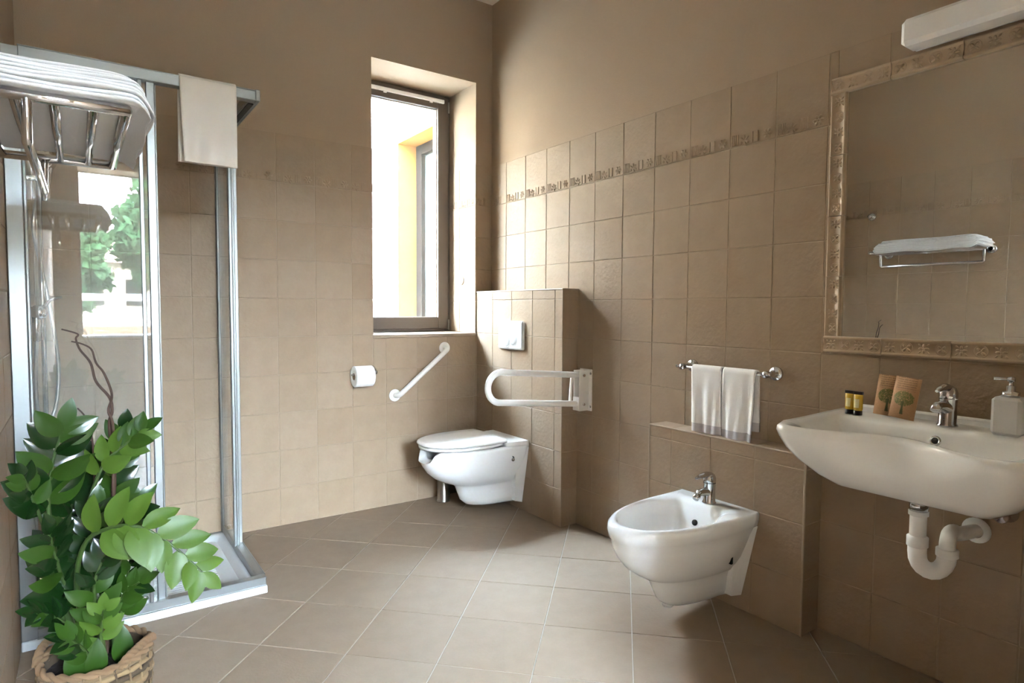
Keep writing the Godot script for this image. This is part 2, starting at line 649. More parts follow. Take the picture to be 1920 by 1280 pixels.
	add_prism(st, PackedVector2Array([Vector2(-hs, -hs), Vector2(hs, -hs), Vector2(hs, hs), Vector2(-hs, hs)]), -0.006, 0.0, 0.0012)
	var whole := done(st)
	for i in range(-8, 16):
		for j in range(-2, 22):
			var a := -0.062 + P * (i + 0.5)
			var b := 1.079 + P * (j - 3 + 0.5)
			var c := Vector2((a - b) * q, (a + b) * q)      # x, z
			var poly := PackedVector2Array()
			for s in [[-1, -1], [1, -1], [1, 1], [-1, 1]]:
				var aa: float = a + s[0] * hs
				var bb: float = b + s[1] * hs
				poly.append(Vector2((aa - bb) * q, (aa + bb) * q))
			var got := Geometry2D.intersect_polygons(poly, room)
			for g in got:
				var area := 0.0
				for k in g.size():
					area += g[k].cross(g[(k + 1) % g.size()]) * 0.5
				if absf(area) < 0.0004:
					continue
				var t := MeshInstance3D.new()
				t.name = "tile"
				t.material_override = M["floor_tile_%d" % (rng.randi() % 4)]
				if absf(area) > 4.0 * hs * hs * 0.999:
					t.mesh = whole
					t.transform = Transform3D(Basis(Vector3.UP, -PI / 4), Vector3(c.x, rng.randf_range(-0.0003, 0.0003), c.y))
				else:
					var s2 := mb()
					var local := PackedVector2Array()
					for v in g:
						local.append(v - c)
					add_prism(s2, local, -0.006, 0.0, 0.0012)
					t.mesh = done(s2)
					t.position = Vector3(c.x, 0, c.y)
				f.add_child(t, true)


# low tiled boxings: one carries the toilet, the other the bidet
func boxing(called: String, label: String, z0: float, z1: float, h: float, rows: Array, cols: Array) -> void:
	var d := 0.109
	var st := mb()
	span(st, Vector3(-d + 0.0022, 0, z0 + 0.0022 if z0 > 0.01 else 0.0), Vector3(-0.001, h - 0.003, z1 - 0.0022))
	var w := struct_(called, st, "grout", label)
	lay(w, Vector3(-d, 0, 0), Vector3(0, 0, 1), cols, rows)
	var ends := [0.0, d]
	lay(w, Vector3(-d, 0, z1), Vector3(1, 0, 0), ends, rows)
	if z0 > 0.01:
		lay(w, Vector3(0, 0, z0), Vector3(-1, 0, 0), ends, rows)
	# top tiles
	for i in cols.size() - 1:
		var t := MeshInstance3D.new()
		t.name = "cap_tile"
		t.mesh = tile_mesh(cols[i + 1] - cols[i] - 0.0028, d - 0.002)
		t.material_override = M["wall_tile_%d" % (i % 4)]
		t.transform = Transform3D(Basis(Vector3(0, 0, 1), Vector3(1, 0, 0), Vector3(0, 1, 0)), Vector3(-d * 0.5, h, (cols[i] + cols[i + 1]) * 0.5))
		w.add_child(t, true)
	# rounded edge strips
	st = mb()
	add_tube(st, [Vector3(-d + 0.002, h - 0.003, z0), Vector3(-d + 0.002, h - 0.003, z1 - 0.003)], 0.0042, 10)
	obj("edge_strip", st, "tile_trim", w)
	st = mb()
	add_tube(st, [Vector3(-d + 0.002, 0.0, z1 - 0.003), Vector3(-d + 0.002, h - 0.003, z1 - 0.003)], 0.0042, 10)
	obj("edge_strip", st, "tile_trim", w)
	st = mb()
	add_tube(st, [Vector3(-d + 0.002, h - 0.003, z1 - 0.003), Vector3(-0.001, h - 0.003, z1 - 0.003)], 0.0042, 10)
	obj("edge_strip", st, "tile_trim", w)
	if z0 > 0.01:
		st = mb()
		add_tube(st, [Vector3(-d + 0.002, 0.0, z0 + 0.003), Vector3(-d + 0.002, h - 0.003, z0 + 0.003)], 0.0042, 10)
		obj("edge_strip", st, "tile_trim", w)


func half_walls() -> void:
	boxing("wall_cistern", "tall tiled boxing behind the wall-hung toilet", 0.0, 0.852, 1.26, [0.0, 0.2, 0.4, 0.6, 0.8, 1.0, 1.205, 1.258], [0.0, 0.186, 0.386, 0.588, 0.788, 0.852])
	boxing("wall_bidet", "low tiled boxing behind the bidet under the towel bar", 1.459, 2.186, 0.648, [0.0, 0.2, 0.4, 0.595, 0.646], [1.459, 1.586, 1.787, 1.984, 2.186])


# ------------------------------------------------------------------ windows
# frame round an opening: bars of width b between x0..x1, y0..y1, z range
func frame_bars(parent: Node3D, called: String, x0: float, x1: float, y0: float, y1: float, b: float, za: float, zb: float, material: String) -> void:
	for e in [[x0, x0 + b, y0, y1], [x1 - b, x1, y0, y1], [x0 + b, x1 - b, y0, y0 + b], [x0 + b, x1 - b, y1 - b, y1]]:
		var st := mb()
		span(st, Vector3(e[0], e[2], za), Vector3(e[1], e[3], zb), 0.004)
		obj(called, st, material, parent)


func windows() -> void:
	# window 1: brown frame deep in the recess of the back wall
	var x0 := WIN.position.x + 0.002
	var x1 := WIN.end.x - 0.005
	var w := Node3D.new()
	w.name = "window_1"
	add_child(w)
	w.set_meta("kind", "structure")
	w.set_meta("label", "tall brown-framed window beside the toilet corner")
	frame_bars(w, "outer_frame", x0, x1, 1.002, 2.548, 0.04, -0.40, -0.325, "frame_brown")
	frame_bars(w, "sash", x0 + 0.028, x1 - 0.018, 1.018, 2.530, 0.078, -0.385, -0.310, "frame_brown")
	var st := mb()
	span(st, Vector3(x0 + 0.10, 1.09, -0.355), Vector3(x1 - 0.09, 2.458, -0.349))
	obj("glass_pane", st, "pane", w)
	for e in [[1.092, 0.004], [2.446, 0.004]]:
		st = mb()
		span(st, Vector3(x0 + 0.106, e[0], -0.349), Vector3(x1 - 0.096, e[0] + 0.006, -0.330), 0.001)
		obj("glazing_bead", st, "tile_trim", w)
	st = mb()
	span(st, Vector3(x1 - 0.1, 1.096, -0.349), Vector3(x1 - 0.0945, 2.452, -0.330), 0.001)
	obj("glazing_bead", st, "tile_trim", w)
	for y in [1.045, 2.47]:
		st = mb()
		add_rod(st, Vector3(x1 - 0.020, y - 0.035, -0.304), Vector3(x1 - 0.020, y + 0.035, -0.304), 0.006)
		obj("hinge", st, "brushed_steel", w)
	st = mb()
	span(st, Vector3(x0 + 0.06, 2.488, -0.310), Vector3(x1 - 0.055, 2.512, -0.296), 0.003)
	var strip := obj("blind_rail", st, "white_plastic", w)
	for x in [x0 + 0.2, x1 - 0.16]:
		st = mb()
		span(st, Vector3(x, 2.480, -0.308), Vector3(x + 0.02, 2.489, -0.298), 0.001)
		obj("clip", st, "white_plastic", strip)
	# sill
	st = mb()
	span(st, Vector3(WIN.position.x + 0.001, WIN.position.y - 0.02, -0.45), Vector3(WIN.end.x - 0.001, WIN.position.y, 0.0), 0.004)
	obj("window_sill", st, "tile_trim", w)
	# window 2: end of the entry passage, behind the camera
	var v := Node3D.new()
	v.name = "window_2"
	add_child(v)
	v.set_meta("kind", "structure")
	v.set_meta("label", "tall window at the end of the entry passage, mirrored in the shower glass")
	frame_bars(v, "sash", WIN2.position.x, WIN2.end.x, WIN2.position.y, WIN2.end.y, 0.012, END_Z + 0.28, END_Z + 0.33, "frame_brown")
	st = mb()
	span(st, Vector3(WIN2.position.x + 0.012, WIN2.position.y + 0.012, END_Z + 0.30), Vector3(WIN2.end.x - 0.012, WIN2.end.y - 0.012, END_Z + 0.306))
	obj("glass_pane", st, "pane", v)
	st = mb()
	span(st, Vector3(WIN2.position.x + 0.001, WIN2.position.y, END_Z - 0.02), Vector3(WIN2.end.x - 0.001, WIN2.position.y + 0.02, END_Z + 0.27), 0.004)
	obj("window_sill", st, "white_plastic", v)


# ------------------------------------------------------------------ outside
func outside() -> void:
	var st := mb()
	span(st, Vector3(-40, -0.6, -40), Vector3(40, -0.25, 60))
	struct_("ground", st, "paving", "pale paved ground outside the windows")
	# white wing with a yellow-edged window, seen through window 1
	var X := 0.5
	var wing := thing("house_wing", "white rendered house wing with yellow window recess seen through the tall window", "building", Vector3(X + 1.5, -0.25, -3.5))
	st = mb()
	span(st, Vector3(X, -0.25, -6.0), Vector3(X + 3, 4.2, -2.52))
	span(st, Vector3(X, -0.25, -1.45), Vector3(X + 3, 4.2, -0.46))
	span(st, Vector3(X, 2.82, -2.52), Vector3(X + 3, 4.2, -1.45))
	span(st, Vector3(X, -0.25, -2.52), Vector3(X + 3, 0.6, -1.45))
	obj("wall", st, "facade_white", wing)
	st = mb()
	span(st, Vector3(X + 0.002, 0.6, -2.52), Vector3(X + 0.30, 2.82, -2.50))
	obj("recess_side", st, "facade_yellow", wing)
	st = mb()
	span(st, Vector3(X + 0.002, 2.80, -2.50), Vector3(X + 0.30, 2.82, -1.45))
	obj("recess_head", st, "facade_yellow", wing)
	for e in [[Vector3(X + 0.2, 0.6, -2.50), Vector3(X + 0.27, 2.80, -2.38)], [Vector3(X + 0.2, 2.70, -2.38), Vector3(X + 0.27, 2.80, -1.45)], [Vector3(X + 0.2, 0.6, -2.38), Vector3(X + 0.27, 0.7, -1.45)]]:
		st = mb()
		span(st, e[0], e[1], 0.006)
		obj("window_frame", st, "frame_dark", wing)
	st = mb()
	span(st, Vector3(X + 0.27, 0.7, -2.38), Vector3(X + 0.33, 2.7, -2.25), 0.006)
	obj("shutter_post", st, "wood_orange", wing)
	st = mb()
	span(st, Vector3(X + 0.245, 0.7, -2.38), Vector3(X + 0.25, 2.7, -1.45))
	obj("glass_pane", st, "pane", wing)
	st = mb()
	span(st, Vector3(X + 0.33, 0.7, -2.5), Vector3(X + 0.35, 2.8, -1.45))
	obj("white_blind", st, "facade_white", wing)
	var pw := thing("terrace_parapet", "low terrace parapet with tan stone coping beyond the tall window", "parapet", Vector3(-1.2, -0.25, -3.1))
	st = mb()
	span(st, Vector3(-6, -0.25, -3.2), Vector3(0.5, 1.09, -3.05))
	obj("wall", st, "facade_white", pw)
	st = mb()
	span(st, Vector3(-6, 1.09, -3.25), Vector3(0.5, 1.165, -3.0), 0.01)
	obj("coping", st, "stone_tan", pw)
	# added house out of view, cuts the sky at window 1 to a strip
	var nb := thing("added_sky_block_house", "pale rendered house added out of view to block low sky at the tall window", "building", Vector3(-7, -0.25, -9.6))
	st = mb()
	span(st, Vector3(-16, -0.25, -11.6), Vector3(2.2, 6.25, -7.6))
	obj("wall", st, "facade_cream", nb)
	st = mb()
	span(st, Vector3(-16.3, 6.25, -11.9), Vector3(2.5, 6.45, -7.2), 0.02)
	obj("roof", st, "roof_tile", nb)
	for k in 5:
		for y in [0.8, 3.8]:
			st = mb()
			span(st, Vector3(-14.5 + k * 3.4, y, -7.6), Vector3(-13.4 + k * 3.4, y + 1.5, -7.57), 0.01)
			obj("window", st, "frame_brown", nb)
	# unseen eaves over window 1 and over window 2, cutting the high sky
	for e in [["unseen_eave", -1.55, -0.45, "overhanging eave out of view, placed to cut the high sky at the tall window"], ["unseen_eave", END_Z + 0.35, END_Z + 1.0, "overhanging eave out of view above the passage window, cutting its high sky"]]:
		st = mb()
		span(st, Vector3(-5, 3.12, e[1]), Vector3(0.5, 3.24, e[2]), 0.01)
		tag(obj(e[0], st, "facade_white"), e[3], "eave")
	# railing outside window 2
	var rail := thing("balcony_railing", "white balcony railing outside the passage window", "railing", Vector3(-1.8, -0.25, 6.65))
	for e in [[1.22, 1.30, 0.05], [0.975, 1.02, 0.04]]:
		st = mb()
		span(st, Vector3(-5, e[0], 6.65 - e[2] * 0.5), Vector3(1.5, e[1], 6.65 + e[2] * 0.5), 0.01)
		obj("rail", st, "rail_white", rail)
	st = mb()
	span(st, Vector3(-5, -0.25, 6.6), Vector3(1.5, 0.93, 6.7), 0.01)
	obj("panel", st, "stone_tan", rail)
	for k in 6:
		st = mb()
		span(st, Vector3(-4.8 + k * 1.2, 0.93, 6.63), Vector3(-4.76 + k * 1.2, 1.22, 6.67), 0.004)
		obj("post", st, "rail_white", rail)
	# street, far house and trees mirrored in the shower glass; side trees unseen
	st = mb()
	span(st, Vector3(-30, -0.25, 16), Vector3(30, -0.2, 24))
	struct_("road", st, "asphalt", "grey road beyond the balcony railing")
	var house := thing("far_house", "pale low house behind the trees across the road, lengthened out of view to block low sky", "building", Vector3(-1, -0.25, 28))
	st = mb()
	span(st, Vector3(-18, -0.25, 26), Vector3(16, 2.8, 30))  # runs on out of view both ways to block low sky
	obj("wall", st, "facade_cream", house)
	st = mb()
	st.set_smooth_group(-1)
	var e0 := [Vector3(-18.4, 2.8, 25.6), Vector3(16.4, 2.8, 25.6), Vector3(16.4, 2.8, 30.4), Vector3(-18.4, 2.8, 30.4)]
	var r0 := [Vector3(-17.0, 4.2, 28), Vector3(15.0, 4.2, 28)]
	quad(st, e0[0], e0[1], r0[1], r0[0])
	quad(st, e0[2], e0[3], r0[0], r0[1])
	tri(st, e0[1], e0[2], r0[1])
	tri(st, e0[3], e0[0], r0[0])
	quad(st, e0[3], e0[2], e0[1], e0[0])
	obj("roof", st, "roof_tile", house)
	for x in [-1.7, -0.3]:
		st = mb()
		span(st, Vector3(x - 0.35, 1.2, 25.95), Vector3(x + 0.35, 2.2, 26.0))
		obj("window", st, "frame_dark", house)
	tree(-2.6, 19.0, 4.0, 1.25, "smaller green tree across the road mirrored in the shower glass")
	tree(0.15, 20.5, 5.4, 1.45, "taller green tree across the road mirrored in the shower glass")
	tree(-7.0, 19.5, 6.0, 2.3, "broad green tree, second from the end of the row, out of view and placed to block low sky")  # out of view, blocks low sky at the passage window
	tree(4.6, 20.0, 6.2, 2.4, "broad green tree next to the taller one, out of view and placed to block low sky")  # unseen too, hides low sky on the other side
	tree(-12.8, 20.0, 6.4, 2.3, "green tree at the end of the row, out of view and placed to block low sky")  # unseen, carries the sky-blocking row further out


func tree(x: float, z: float, h: float, r: float, label: String) -> void:
	var t := thing("street_tree", label, "tree", Vector3(x, -0.25, z), "trees across the road")
	var st := mb()
	add_tube(st, smooth_path([Vector3(x, -0.25, z), Vector3(x + 0.1, h * 0.25, z), Vector3(x - 0.05, h * 0.6, z)], 4), [0.22, 0.2, 0.18, 0.17, 0.16, 0.14, 0.12, 0.1, 0.08], 8)
	obj("trunk", st, "bark", t)
	st = mb()
	st.set_smooth_group(-1)
	for k in 4200:
		var d := Vector3(rng.randfn(), rng.randfn(), rng.randfn()).normalized()
		var p := Vector3(x, h * 0.62, z) + Vector3(d.x * r, d.y * h * 0.38, d.z * r) * pow(rng.randf(), 0.4) * (1.0 + 0.25 * sin(d.x * 7.0 + x) * cos(d.y * 6.0))
		var u := Vector3(rng.randfn(), rng.randfn(), rng.randfn()).normalized() * 0.19
		var v := Vector3(rng.randfn(), rng.randfn(), rng.randfn()).normalized() * 0.13
		quad(st, p - u, p + v, p + u, p - v)
	obj("foliage", st, "tree_leaf", t).set_meta("kind", "stuff")


# ------------------------------------------------------------------ shower
func shower() -> void:
	var xr := -1.585
	var zf := 0.755
	var tray := thing("shower_tray", "white shower tray with ribbed anti-slip floor", "shower tray", Vector3(-1.97, 0, 0.38))
	var rr := func(x0: float, x1: float, z0: float, z1: float, y: float, c: float) -> PackedVector3Array:
		var p := PackedVector3Array()
		for q in [[x1 - c, z1 - c, 0.0], [x0 + c, z1 - c, PI / 2], [x0 + c, z0 + c, PI], [x1 - c, z0 + c, PI * 1.5]]:
			for k in 5:
				var a: float = q[2] + PI * 0.5 * k / 4.0
				p.append(Vector3(q[0] + cos(a) * c, y, q[1] + sin(a) * c))
		return p
	var x0 := LEFT + 0.002
	var x1 := xr + 0.012
	var z1 := zf + 0.016
	var st := mb()
	loft(st, [rr.call(x0, x1, 0.001, z1, 0.0, 0.006), rr.call(x0, x1, 0.001, z1, 0.026, 0.006), rr.call(x0 + 0.003, x1 - 0.003, 0.004, z1 - 0.003, 0.030, 0.006),
		rr.call(x0 + 0.05, x1 - 0.05, 0.05, z1 - 0.05, 0.030, 0.03), rr.call(x0 + 0.058, x1 - 0.058, 0.058, z1 - 0.058, 0.026, 0.03), rr.call(x0 + 0.075, x1 - 0.075, 0.075, z1 - 0.075, 0.010, 0.03)], true, true)
	obj("basin", st, "acrylic", tray)
	st = mb()
	for k in 24:
		var z := 0.16 + k * 0.021
		add_box(st, Vector3(-1.95, 0.0105, z), Vector3(0.48, 0.005, 0.008), 0.002)
	obj("tread_ribs", st, "acrylic", tray).set_meta("kind", "stuff")
	st = mb()
	add_lathe(st, Vector3(-2.19, 0.010, 0.2), Vector3.UP, [[0.0, 0.006], [0.035, 0.006], [0.042, 0.004], [0.044, 0.0]], 20)
	obj("drain_cover", st, "chrome", tray)

	var en := thing("shower_enclosure", "corner shower enclosure with glass sliding doors and pale aluminium frame", "shower", Vector3(-1.97, 0.03, 0.38))
	var y0 := 0.030
	var y1 := 1.992
	# rails
	for e in [["bottom_rail", Vector3(LEFT + 0.045, y0, zf - 0.022), Vector3(xr + 0.008, y0 + 0.036, zf + 0.012)],
			["bottom_rail", Vector3(xr - 0.026, y0, 0.03), Vector3(xr + 0.008, y0 + 0.036, zf - 0.022)],
			["top_rail", Vector3(LEFT + 0.045, y1 - 0.040, zf - 0.026), Vector3(xr + 0.008, y1, zf + 0.012)],
			["top_rail", Vector3(xr - 0.03, y1 - 0.040, 0.03), Vector3(xr + 0.008, y1, zf - 0.026)]]:
		st = mb()
		span(st, e[1], e[2], 0.003)
		# grooves and lips of the extruded section
		var a: Vector3 = e[1]
		var b: Vector3 = e[2]
		if b.x - a.x > 0.1:
			span(st, Vector3(a.x, b.y - 0.004, b.z - 0.002), Vector3(b.x, b.y, b.z + 0.004), 0.001)
			span(st, Vector3(a.x, a.y, b.z - 0.002), Vector3(b.x, a.y + 0.004, b.z + 0.004), 0.001)
		else:
			span(st, Vector3(b.x - 0.002, b.y - 0.004, a.z), Vector3(b.x + 0.004, b.y, b.z), 0.001)
			span(st, Vector3(b.x - 0.002, a.y, a.z), Vector3(b.x + 0.004, a.y + 0.004, b.z), 0.001)
		obj(e[0], st, "aluminium", en)
	# dark track inside the side top rail and corner cap
	st = mb()
	span(st, Vector3(xr - 0.024, y1 - 0.044, 0.04), Vector3(xr - 0.004, y1 - 0.0395, zf - 0.03))
	obj("track", st, "rubber", en)
	st = mb()
	span(st, Vector3(xr - 0.006, y1 - 0.042, zf - 0.012), Vector3(xr + 0.012, y1 + 0.003, zf + 0.017), 0.003)
	obj("corner_cap", st, "aluminium", en)
	# wall profiles
	st = mb()
	span(st, Vector3(LEFT + 0.001, y0, zf - 0.028), Vector3(LEFT + 0.048, y1 - 0.005, zf + 0.010), 0.003)
	span(st, Vector3(LEFT + 0.048, y0, zf - 0.018), Vector3(LEFT + 0.056, y1 - 0.04, zf + 0.002), 0.002)
	obj("wall_profile", st, "aluminium", en)
	st = mb()
	span(st, Vector3(xr - 0.028, y0, 0.001), Vector3(xr + 0.006, y1 - 0.005, 0.032), 0.003)
	obj("wall_profile", st, "aluminium", en)
	# glass: front fixed, front door slid open behind it, side fixed, side door slid open
	for e in [["fixed_glass", Vector3(LEFT + 0.05, y0 + 0.03, zf + 0.001), Vector3(-1.975, y1 - 0.03, zf + 0.006)], ["sliding_door", Vector3(LEFT + 0.07, y0 + 0.03, zf - 0.019), Vector3(-1.944, y1 - 0.035, zf - 0.014)],
			["fixed_glass", Vector3(xr - 0.002, y0 + 0.03, 0.03), Vector3(xr + 0.003, y1 - 0.03, 0.315)], ["sliding_door", Vector3(xr - 0.022, y0 + 0.03, 0.04), Vector3(xr - 0.017, y1 - 0.035, 0.34)]]:
		st = mb()
		span(st, e[1], e[2])
		var g := obj(e[0], st, "pane", en)
		if e[0] == "sliding_door":
			var b: Vector3 = e[2]
			st = mb()
			if b.x < -1.9:
				span(st, Vector3(-1.958, y0 + 0.03, b.z - 0.016), Vector3(-1.932, y1 - 0.036, b.z + 0.011), 0.002)
				span(st, Vector3(-1.932, y0 + 0.03, b.z - 0.007), Vector3(-1.926, y1 - 0.036, b.z + 0.003), 0.002)
			else:
				span(st, Vector3(b.x - 0.014, y0 + 0.03, 0.322), Vector3(b.x + 0.008, y1 - 0.036, 0.348), 0.002)
				span(st, Vector3(b.x - 0.004, y0 + 0.03, 0.348), Vector3(b.x + 0.003, y1 - 0.036, 0.356), 0.002)
			obj("edge_profile", st, "aluminium", g)
			for f in [0.25, 0.85]:
				for y in [y1 - 0.048, y0 + 0.05]:
					st = mb()
					var at: Vector3 = Vector3(lerpf(e[1].x, b.x, f), y, b.z + 0.008) if b.x < -1.9 else Vector3(b.x + 0.006, y, lerpf(e[1].z, b.z, f))
					var ax := Vector3(0, 0, 1) if b.x < -1.9 else Vector3(1, 0, 0)
					add_lathe(st, at, ax, [[0.0, -0.006], [0.008, -0.006], [0.009, 0.0], [0.008, 0.005], [0.0, 0.005]], 14)
					obj("roller", st, "chrome" if f > 0.5 else "rubber", g)
		else:
			st = mb()
			var b: Vector3 = e[2]
			if b.x < -1.9:
				span(st, Vector3(-1.985, y0 + 0.036, b.z - 0.008), Vector3(-1.972, y1 - 0.04, b.z + 0.006), 0.002)
			else:
				span(st, Vector3(b.x - 0.009, y0 + 0.036, 0.308), Vector3(b.x + 0.005, y1 - 0.04, 0.326), 0.002)
			obj("edge_profile", st, "aluminium", g)

	# riser rail, mixer and hose on the left wall inside the shower
	var sh := thing("shower_set", "chrome shower mixer with riser rail and looping hose inside the enclosure", "shower set", Vector3(LEFT, 1.12, 0.40))
	st = mb()
	add_lathe(st, Vector3(LEFT, 1.13, 0.42), Vector3(1, 0, 0), [[0.0, 0.0], [0.032, 0.0], [0.032, 0.010], [0.022, 0.016], [0.020, 0.045], [0.026, 0.050], [0.028, 0.070], [0.022, 0.086], [0.0, 0.092]], 24)
	obj("mixer_body", st, "chrome", sh)
	st = mb()
	add_tube(st, smooth_path([Vector3(LEFT + 0.075, 1.140, 0.42), Vector3(LEFT + 0.10, 1.175, 0.41), Vector3(LEFT + 0.135, 1.188, 0.40)], 4), [0.007, 0.007, 0.007, 0.006, 0.006, 0.006, 0.005, 0.005, 0.004], 10)
	obj("lever", st, "chrome", sh)
	st = mb()
	add_rod(st, Vector3(LEFT + 0.055, 1.02, 0.42), Vector3(LEFT + 0.055, 1.12, 0.42), 0.013)
	obj("outlet", st, "chrome", sh)
	st = mb()
	add_rod(st, Vector3(LEFT + 0.075, 0.62, 0.40), Vector3(LEFT + 0.075, 1.66, 0.40), 0.009)
	obj("riser_rail", st, "chrome", sh)
	for y in [0.66, 1.63]:
		st = mb()
		add_rod(st, Vector3(LEFT, y, 0.40), Vector3(LEFT + 0.085, y, 0.40), 0.011)
		obj("bracket", st, "chrome", sh)
	st = mb()
	add_tube(st, smooth_path([Vector3(LEFT + 0.055, 1.02, 0.42), Vector3(LEFT + 0.048, 0.88, 0.42), Vector3(LEFT + 0.052, 0.75, 0.42), Vector3(LEFT + 0.078, 0.705, 0.42), Vector3(LEFT + 0.108, 0.78, 0.41), Vector3(LEFT + 0.118, 0.93, 0.40), Vector3(LEFT + 0.100, 1.12, 0.40), Vector3(LEFT + 0.075, 1.30, 0.39), Vector3(LEFT + 0.055, 1.45, 0.38), Vector3(LEFT + 0.075, 1.58, 0.38), Vector3(LEFT + 0.095, 1.60, 0.38)], 8), 0.0065, 10)
	obj("hose", st, "brushed_steel", sh)
	st = mb()
	add_rod(st, Vector3(LEFT + 0.09, 1.55, 0.38), Vector3(LEFT + 0.11, 1.68, 0.38), 0.012)
	add_lathe(st, Vector3(LEFT + 0.105, 1.69, 0.385), Vector3(0.8, -0.5, 0.2), [[0.0, -0.012], [0.022, -0.012], [0.034, 0.008], [0.034, 0.014], [0.0, 0.016]], 22)
	obj("hand_shower", st, "chrome", sh)


# ------------------------------------------------------------------ sanitary ware
# horizontal outline of a wall-hung bowl: flat at the wall (xb), rounded at the front (xf)
func bowl_ring(y: float, xb: float, xf: float, hb: float, hm: float, zc: float, ex := 2.0, straight := 0.35) -> PackedVector3Array:
	var p := PackedVector3Array()
	var xm := lerpf(xb, xf, straight)
	for k in 6:
		var t := k / 6.0
		p.append(Vector3(lerpf(xb, xm, t), y, zc - lerpf(hb, hm, smoothstep(0, 1, t))))
	for k in 29:
		var a := -PI * 0.5 + PI * k / 28.0
		var c := pow(absf(cos(a)), 2.0 / ex)
		var s := signf(sin(a)) * pow(absf(sin(a)), 2.0 / ex)
		p.append(Vector3(xm + (xf - xm) * c, y, zc + hm * s))
	for k in 6:
		var t := 1.0 - (k + 1) / 6.0
		p.append(Vector3(lerpf(xb, xm, t), y, zc + lerpf(hb, hm, smoothstep(0, 1, t))))
	for k in 5:
		var t := 1.0 - 2.0 * (k + 1) / 6.0
		p.append(Vector3(xb, y, zc + hb * t))
	return p


